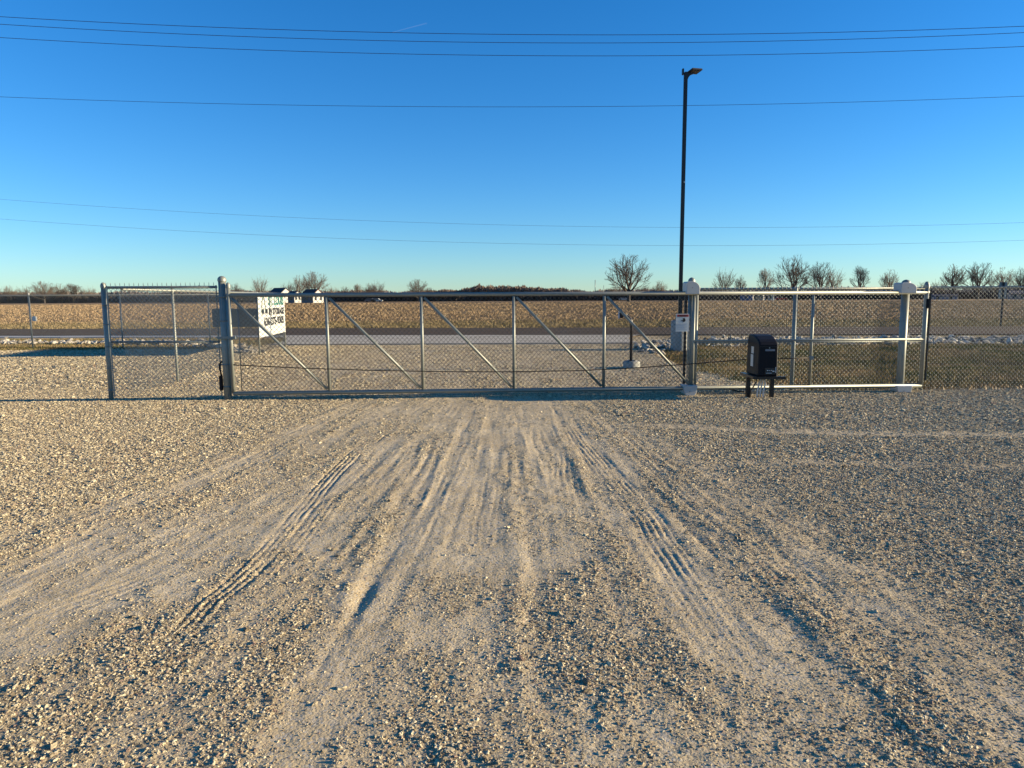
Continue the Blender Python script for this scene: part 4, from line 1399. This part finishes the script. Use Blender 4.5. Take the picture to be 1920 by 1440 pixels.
BARK = mat("tree_bark", (0.060, 0.048, 0.038), rough=0.9, var=0.25, scale=0.5)
TWIG = mat("bare_twigs", (0.12, 0.09, 0.068), rough=0.9, var=0.25, scale=0.2)
PROTO = []
for k, (sd_, sp__, dp, th) in enumerate([(11, 0.98, 6, 0.20), (23, 1.0, 6, 0.19), (37, 0.72, 6, 0.26), (58, 1.15, 5, 0.19), (71, 0.66, 6, 0.24), (92, 0.90, 6, 0.20)]):
    T, Cn = grow(sd_, wide=sp__, depth=dp, trunk_h=th)
    VT, FT = segs_mesh("t", T); VC, FC = segs_mesh("c", Cn)
    allz = np.concatenate([VT[:, 2], VC[:, 2]]); topz = allz.max()
    xx = VC[:, 0]; wx0, wx1 = np.percentile(xx, 0.5), np.percentile(xx, 99.5)
    cx = (wx0 + wx1) / 2; ww = max(wx1 - wx0, VC[:, 1].max() - VC[:, 1].min())
    for V_ in (VT, VC):
        V_ /= topz                      # unit height
    mt = np_mesh("trunk", VT, FT, 4, True); mt.materials.append(BARK)
    mc = np_mesh("crown", VC, FC, 4, True); mc.materials.append(TWIG)
    PROTO.append((mt, mc, (wx1 - wx0) / topz))
    print("tree", k, len(VC), "w/h", (wx1 - wx0) / topz)


def bare_tree(px, ytop, wpx, Y, k, label, ybase=None, group="bare trees along the far edge of the field", rz=None):
    top = at(px, ytop, Y); H = top.z
    wm = abs(at(px + wpx / 2, ytop, Y).x - at(px - wpx / 2, ytop, Y).x)
    mt, mc, wh = PROTO[k]
    r_ = bpy.data.objects.new("bare_tree", None); COL.objects.link(r_)
    r_.location = (top.x, Y, 0)
    sx = wm / wh
    r_.scale = (sx, sx, H)
    if rz is not None: r_.rotation_euler = (0, 0, rz)
    tag(r_, label, "tree", group)
    for nm, me_ in (("trunk", mt), ("crown", mc)):
        c_ = bpy.data.objects.new(nm, me_); COL.objects.link(c_); c_.parent = r_
    return r_


TREES = [
    (1180, 475, 80, 255, 0, "tall rounded bare tree standing alone left of the lamp pole"),
    (1237, 525, 28, 380, 1, "small bare tree just left of the lamp pole"),
    (1359, 499, 44, 300, 3, "rounded bare tree just right of the roller post"),
    (1389, 515, 22, 330, 4, "little bare tree close beside the rounded one right of the roller post"),
    (1437, 501, 30, 310, 2, "narrow upright bare tree above the gate operator box"),
    (1490, 476, 66, 270, 1, "tallest and darkest bare tree of the clump over the gate tail"),
    (1541, 489, 52, 290, 0, "wide bare tree right beside the tallest of the clump"),
    (1564, 498, 40, 280, 3, "lower bare tree at the right end of the clump over the gate tail"),
    (1614, 496, 32, 300, 2, "narrow bare tree standing alone right of the big clump"),
    (1670, 504, 38, 320, 5, "fan shaped bare tree just left of the second roller post"),
    (1790, 494, 42, 300, 4, "slender bare tree, first of the group at the right edge"),
    (1838, 490, 54, 290, 0, "broad bare tree in the middle of the group at the right edge"),
    (1880, 500, 46, 300, 5, "bare tree with spreading limbs behind the road sign"),
    (1921, 498, 44, 310, 1, "bare tree cut off by the right edge of the picture"),
    (487, 514, 36, 300, 3, "bare tree rising above the left end of the gate"),
    (441, 530, 32, 330, 1, "low bare tree just right of the latch post"),
    (560, 515, 34, 310, 5, "slim bare tree leaning against the round crowned one by the farm house"),
    (588, 507, 48, 290, 0, "large round crowned bare tree beside the white gabled farm house"),
    (540, 526, 34, 350, 3, "low bare tree behind the dark farm roof"),
    (671, 531, 18, 360, 2, "tiny bare tree standing alone between the farm and the leafless pair"),
    (692, 530, 26, 350, 4, "left one of the leafless pair over the second gate bay"),
    (708, 524, 32, 340, 3, "right one of the leafless pair over the second gate bay"),
    (783, 522, 38, 330, 0, "gnarled bare tree above the third gate upright"),
    (805, 538, 24, 360, 1, "low bush like tree right of the gnarled bare tree"),
    (15, 534, 30, 340, 1, "low bare tree at the left edge of the horizon"),
    (45, 534, 34, 350, 3, "second low bare tree from the left edge of the horizon"),
    (80, 526, 44, 320, 0, "largest bare tree of the thicket at the left edge"),
    (112, 531, 36, 335, 5, "bare tree in the middle of the thicket at the left edge"),
    (135, 530, 32, 330, 2, "upright bare tree right of the middle of the left thicket"),
    (165, 535, 34, 350, 3, "low bare tree at the right end of the left thicket"),
    (622, 534, 30, 380, 3, "hazy low bare tree behind the farm house gable"),
    (646, 536, 30, 390, 1, "hazy low bare tree further right behind the farm"),
    (1207, 532, 40, 340, 3, "low spreading bare tree under the tall solitary one"),
    (1155, 534, 36, 340, 5, "low bare tree at the left foot of the tall solitary one"),
    (1735, 527, 30, 400, 1, "faint low bare tree behind the tail end stile"),
    (1762, 522, 34, 380, 3, "faint low bare tree left of the group at the right edge"),
]
for i, (px, yt, w, Y, k, lab) in enumerate(TREES):
    bare_tree(px, yt, w, Y, k, lab, rz=None if k in (0,) else (i * 1.3))


def brush(name, x0, x1, Y0, Y1, hfun, n_, size, M, seed=1):
    r_ = np.random.default_rng(seed)
    x = r_.uniform(x0, x1, n_); y = r_.uniform(Y0, Y1, n_)
    hh = hfun(x)
    z = hh * r_.random(n_) ** 0.8 * (0.7 + 0.3 * vnoise(x / 3.0, y / 3.0, 4))
    a = r_.uniform(0, math.pi, n_); s_ = size * r_.uniform(0.5, 1.5, n_)
    ux_ = np.stack([np.cos(a), np.sin(a), r_.normal(0, 0.5, n_)], 1) * s_[:, None] * 0.5
    vv = np.stack([r_.normal(0, 0.4, n_), r_.normal(0, 0.4, n_), np.full(n_, 1.4)], 1) * s_[:, None] * 0.6
    c_ = np.stack([x, y, z], 1)
    V = np.stack([c_ - ux_ - vv, c_ + ux_ - vv * 0.6, c_ + ux_ * 0.2 + vv], 1).reshape(-1, 3)
    me_ = np_mesh(name, V, np.arange(n_ * 3).reshape(-1, 3), 3)
    o_ = link_mesh(name, me_, M)
    return tag(o_, kind="stuff")


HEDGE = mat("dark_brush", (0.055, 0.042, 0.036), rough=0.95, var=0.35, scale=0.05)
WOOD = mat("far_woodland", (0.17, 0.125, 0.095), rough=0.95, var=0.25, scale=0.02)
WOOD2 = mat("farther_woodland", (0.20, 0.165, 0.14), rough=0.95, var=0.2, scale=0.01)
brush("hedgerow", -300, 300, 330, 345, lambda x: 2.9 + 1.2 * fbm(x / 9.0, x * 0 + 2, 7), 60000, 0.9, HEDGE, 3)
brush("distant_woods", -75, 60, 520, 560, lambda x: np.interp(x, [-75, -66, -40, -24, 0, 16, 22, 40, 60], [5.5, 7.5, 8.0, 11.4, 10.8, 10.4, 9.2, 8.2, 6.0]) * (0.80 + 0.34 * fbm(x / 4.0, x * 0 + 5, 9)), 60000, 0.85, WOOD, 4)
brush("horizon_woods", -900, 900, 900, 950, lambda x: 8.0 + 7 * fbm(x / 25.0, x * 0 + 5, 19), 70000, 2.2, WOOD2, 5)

# farm buildings on the left horizon
ROOFD = mat("dark_shingle", (0.035, 0.035, 0.045), rough=0.8, var=0.2, scale=1)
ROOFR = mat("brown_red_shingle", (0.075, 0.035, 0.03), rough=0.8, var=0.2, scale=1)
WALLW = mat("white_siding", (0.44, 0.42, 0.38), rough=0.6, var=0.05, scale=1)
WALLG = mat("grey_and_shaded_siding", (0.16, 0.14, 0.14), rough=0.7, var=0.1, scale=1)  # plain grey; on the farm houses it puts shade into the front walls
WALLB = mat("blue_metal_siding", (0.045, 0.08, 0.16), rough=0.5, var=0.1, scale=1)
WALLT = mat("tan_siding", (0.42, 0.33, 0.22), rough=0.7, var=0.1, scale=1)
GLASS = mat("window_glass", (0.03, 0.035, 0.045), rough=0.15, var=0.1)
REDP = mat("red_paint", (0.35, 0.03, 0.02), rough=0.4, var=0.1)


def house(name, label, px0, px1, yridge, yeave, ybase, Y, depth, wallm, roofm, gable_right=True, wins=3):
    a = at(px0, ybase, Y); b2 = at(px1, ybase, Y)
    x0, x1 = a.x, b2.x
    ze = at((px0 + px1) / 2, yeave, Y).z; zr = at((px0 + px1) / 2, yridge, Y).z
    r_ = empty(name, ((x0 + x1) / 2, Y, 0), label, "house")
    # ridge runs along X; the gable end looks to the right, rotated towards the viewer
    rot = math.radians(-28)
    c_ = Vector(((x0 + x1) / 2, Y, 0)); L_ = (x1 - x0)
    U = Vector((math.cos(rot), math.sin(rot), 0)); Vv = Vector((-math.sin(rot), math.cos(rot), 0))
    mb = MB()
    prof = [(-depth / 2, -0.2), (depth / 2, -0.2), (depth / 2, ze), (0, zr), (-depth / 2, ze)]
    mb.prism(prof, c_ - U * L_ / 2, Vv, (0, 0, 1), U, L_); mb.build("wall", wallm, r_)
    gx_ = c_ + U * (L_ / 2 + 0.01)
    MB().prism([(-depth / 2, -0.2), (depth / 2, -0.2), (depth / 2, ze), (0, zr), (-depth / 2, ze)], gx_, Vv, (0, 0, 1), U, 0.12).build("gable_wall", WALLW, r_)
    mb = MB()
    e_ = 0.5
    sl_ = (zr - ze) / (depth / 2)
    mb.prism([(-depth / 2 - e_, ze - sl_ * e_ + 0.02), (0, zr + 0.02), (depth / 2 + e_, ze - sl_ * e_ + 0.02), (depth / 2 + e_, ze - sl_ * e_ + 0.25), (0, zr + 0.3), (-depth / 2 - e_, ze - sl_ * e_ + 0.25)],
             c_ - U * (L_ / 2 + 0.3), Vv, (0, 0, 1), U, L_ + 0.6)
    mb.build("roof", roofm, r_)
    for k in range(wins):
        t = -L_ / 2 + L_ * (k + 0.5) / wins
        MB().box(c_ + U * t - Vv * (depth / 2 + 0.02) + Vector((0, 0, ze * 0.55)), (1.0, 0.06, 1.3), rot).build("window", GLASS, r_)
    for s_ in (-0.25, 0.25):
        MB().box(c_ + U * (L_ / 2 + 0.14) + Vv * depth * s_ + Vector((0, 0, ze * 0.55)), (0.06, 1.0, 1.3), rot).build("window", GLASS, r_)
    return r_


house("farm_house", "long dark roofed farm house, leftmost of the farm buildings", 512, 540, 541, 550, 563, 285, 5.5, WALLG, ROOFD)
house("farm_shed", "small dark shed between the two white gabled farm houses", 544, 560, 547, 552, 563, 275, 3.5, WALLG, ROOFD, wins=1)
house("farm_house", "farm house with brown red roof and white gable under the round bare tree", 572, 600, 543.5, 553, 563.5, 265, 5.5, WALLG, ROOFR)
house("metal_barn", "blue metal barn behind the fence right of the gate operator box", 1392, 1414, 549, 552, 561, 300, 9, WALLB, ROOFD, wins=1)
house("tan_house", "small tan house beside the blue barn on the far side of the field", 1416, 1433, 545.5, 550, 561, 300, 7, WALLT, ROOFD, wins=2)
house("white_shed", "little white shed between the tan house and the red car", 1441, 1450, 549, 551.5, 561, 300, 4, WALLW, ROOFD, wins=1)
house("grey_building", "long blue grey building at the right edge behind the fence", 1896, 1945, 546, 551, 562, 280, 10, WALLG, ROOFD, wins=4)
house("blue_shed", "low dark blue shed right of the tail end of the gate", 1748, 1790, 553, 555.5, 562, 300, 8, WALLB, ROOFD, wins=2)


def far_car(px, ybase, Y, M, label, L_=4.6):
    p_ = at(px, ybase, Y); r_ = empty("parked_car", (p_.x, Y, 0), label, "car", "cars parked beyond the field")
    prof = [(-L_ / 2, 0.35), (L_ / 2, 0.35), (L_ / 2, 0.8), (L_ * 0.28, 0.95), (L_ * 0.14, 1.5), (-L_ * 0.32, 1.52), (-L_ * 0.44, 0.98), (-L_ / 2, 0.9)]
    MB().prism(prof, (p_.x, Y, 0), (1, 0, 0), (0, 0, 1), (0, 1, 0), 1.8).build("body", M, r_)
    MB().prism([(L_ * 0.25, 1.0), (L_ * 0.14, 1.42), (-L_ * 0.31, 1.44), (-L_ * 0.40, 1.0)], (p_.x, Y - 0.02, 0), (1, 0, 0), (0, 0, 1), (0, 1, 0), 1.84).build("windows", GLASS, r_)
    for s_ in (-0.3, 0.3):
        MB().tube([(p_.x + L_ * s_, Y - 0.05, 0.33), (p_.x + L_ * s_, Y + 1.85, 0.33)], 0.33, 14).build("wheel", CABLE, r_)


far_car(1466, 561, 285, REDP, "red car parked across the field right of the white shed")
far_car(694, 562.5, 290, WALLG, "grey car beyond the field under the leafless pair of trees")
far_car(706, 562.5, 290, WALLW, "white car beyond the field under the leafless pair of trees")
far_car(1170, 548, 330, WALLW, "white vehicle beside the foot of the tall solitary tree")

# road sign (seen from behind) over the road at the right
pr = Vector((at(1882.5, 610, 36.0).x, 36.0, 0))
pr.y = road_far(pr.x) + 0.8
q = at(1882.5, 529, pr.y)
root = empty("road_sign", (q.x, pr.y, 0), "back of a narrow grey road sign on a slim post across the road", "road sign")
MB().box((q.x, pr.y, q.z / 2 - 0.1), (0.08, 0.05, q.z + 0.2), 0, 0.004).build("post", DARK_STEEL, root)
MB().box((q.x, pr.y + 0.04, q.z - 0.42), (0.40, 0.006, 0.84), 0, 0.0).build("panel", GALV_DULL, root)
# thin marker post and masts far left and centre
q = at(53.5, 549, 60)
tag(MB().tube([(q.x, 60, -0.1), (q.x, 60, q.z)], 0.05, 8).build("marker_post", WALLW), "thin pale marker post in the field at the far left", "post")
q = at(1116, 525, 900)
mb = MB(); mb.tube([(q.x, 900, 0), (q.x, 900, q.z)], 0.45, 6)
tag(mb.build("radio_mast", GALV_DULL), "tallest thin radio mast on the horizon left of the solitary tree", "mast")
q = at(1132, 535, 900)
mb = MB(); mb.tube([(q.x, 900, 0), (q.x, 900, q.z)], 0.30, 6)
tag(mb.build("radio_mast", GALV_DULL), "shorter thin radio mast on the horizon left of the solitary tree", "mast")

# faint contrail high in the sky
CT = bpy.data.materials.new("contrail_vapour"); CT.use_nodes = True
n = CT.node_tree; b = n.nodes["Principled BSDF"]
b.inputs["Base Color"].default_value = (0.9, 0.9, 0.9, 1); b.inputs["Roughness"].default_value = 1.0; b.inputs["Alpha"].default_value = 0.009
a = at(736, 60.5, 8000); b_ = at(800, 43.5, 9500)
tag(MB().tube([a, a.lerp(b_, 0.5), b_], 4.0, 8, True, 9.0).build("contrail", CT), "short faint white contrail crossing the highest overhead wire", "contrail")
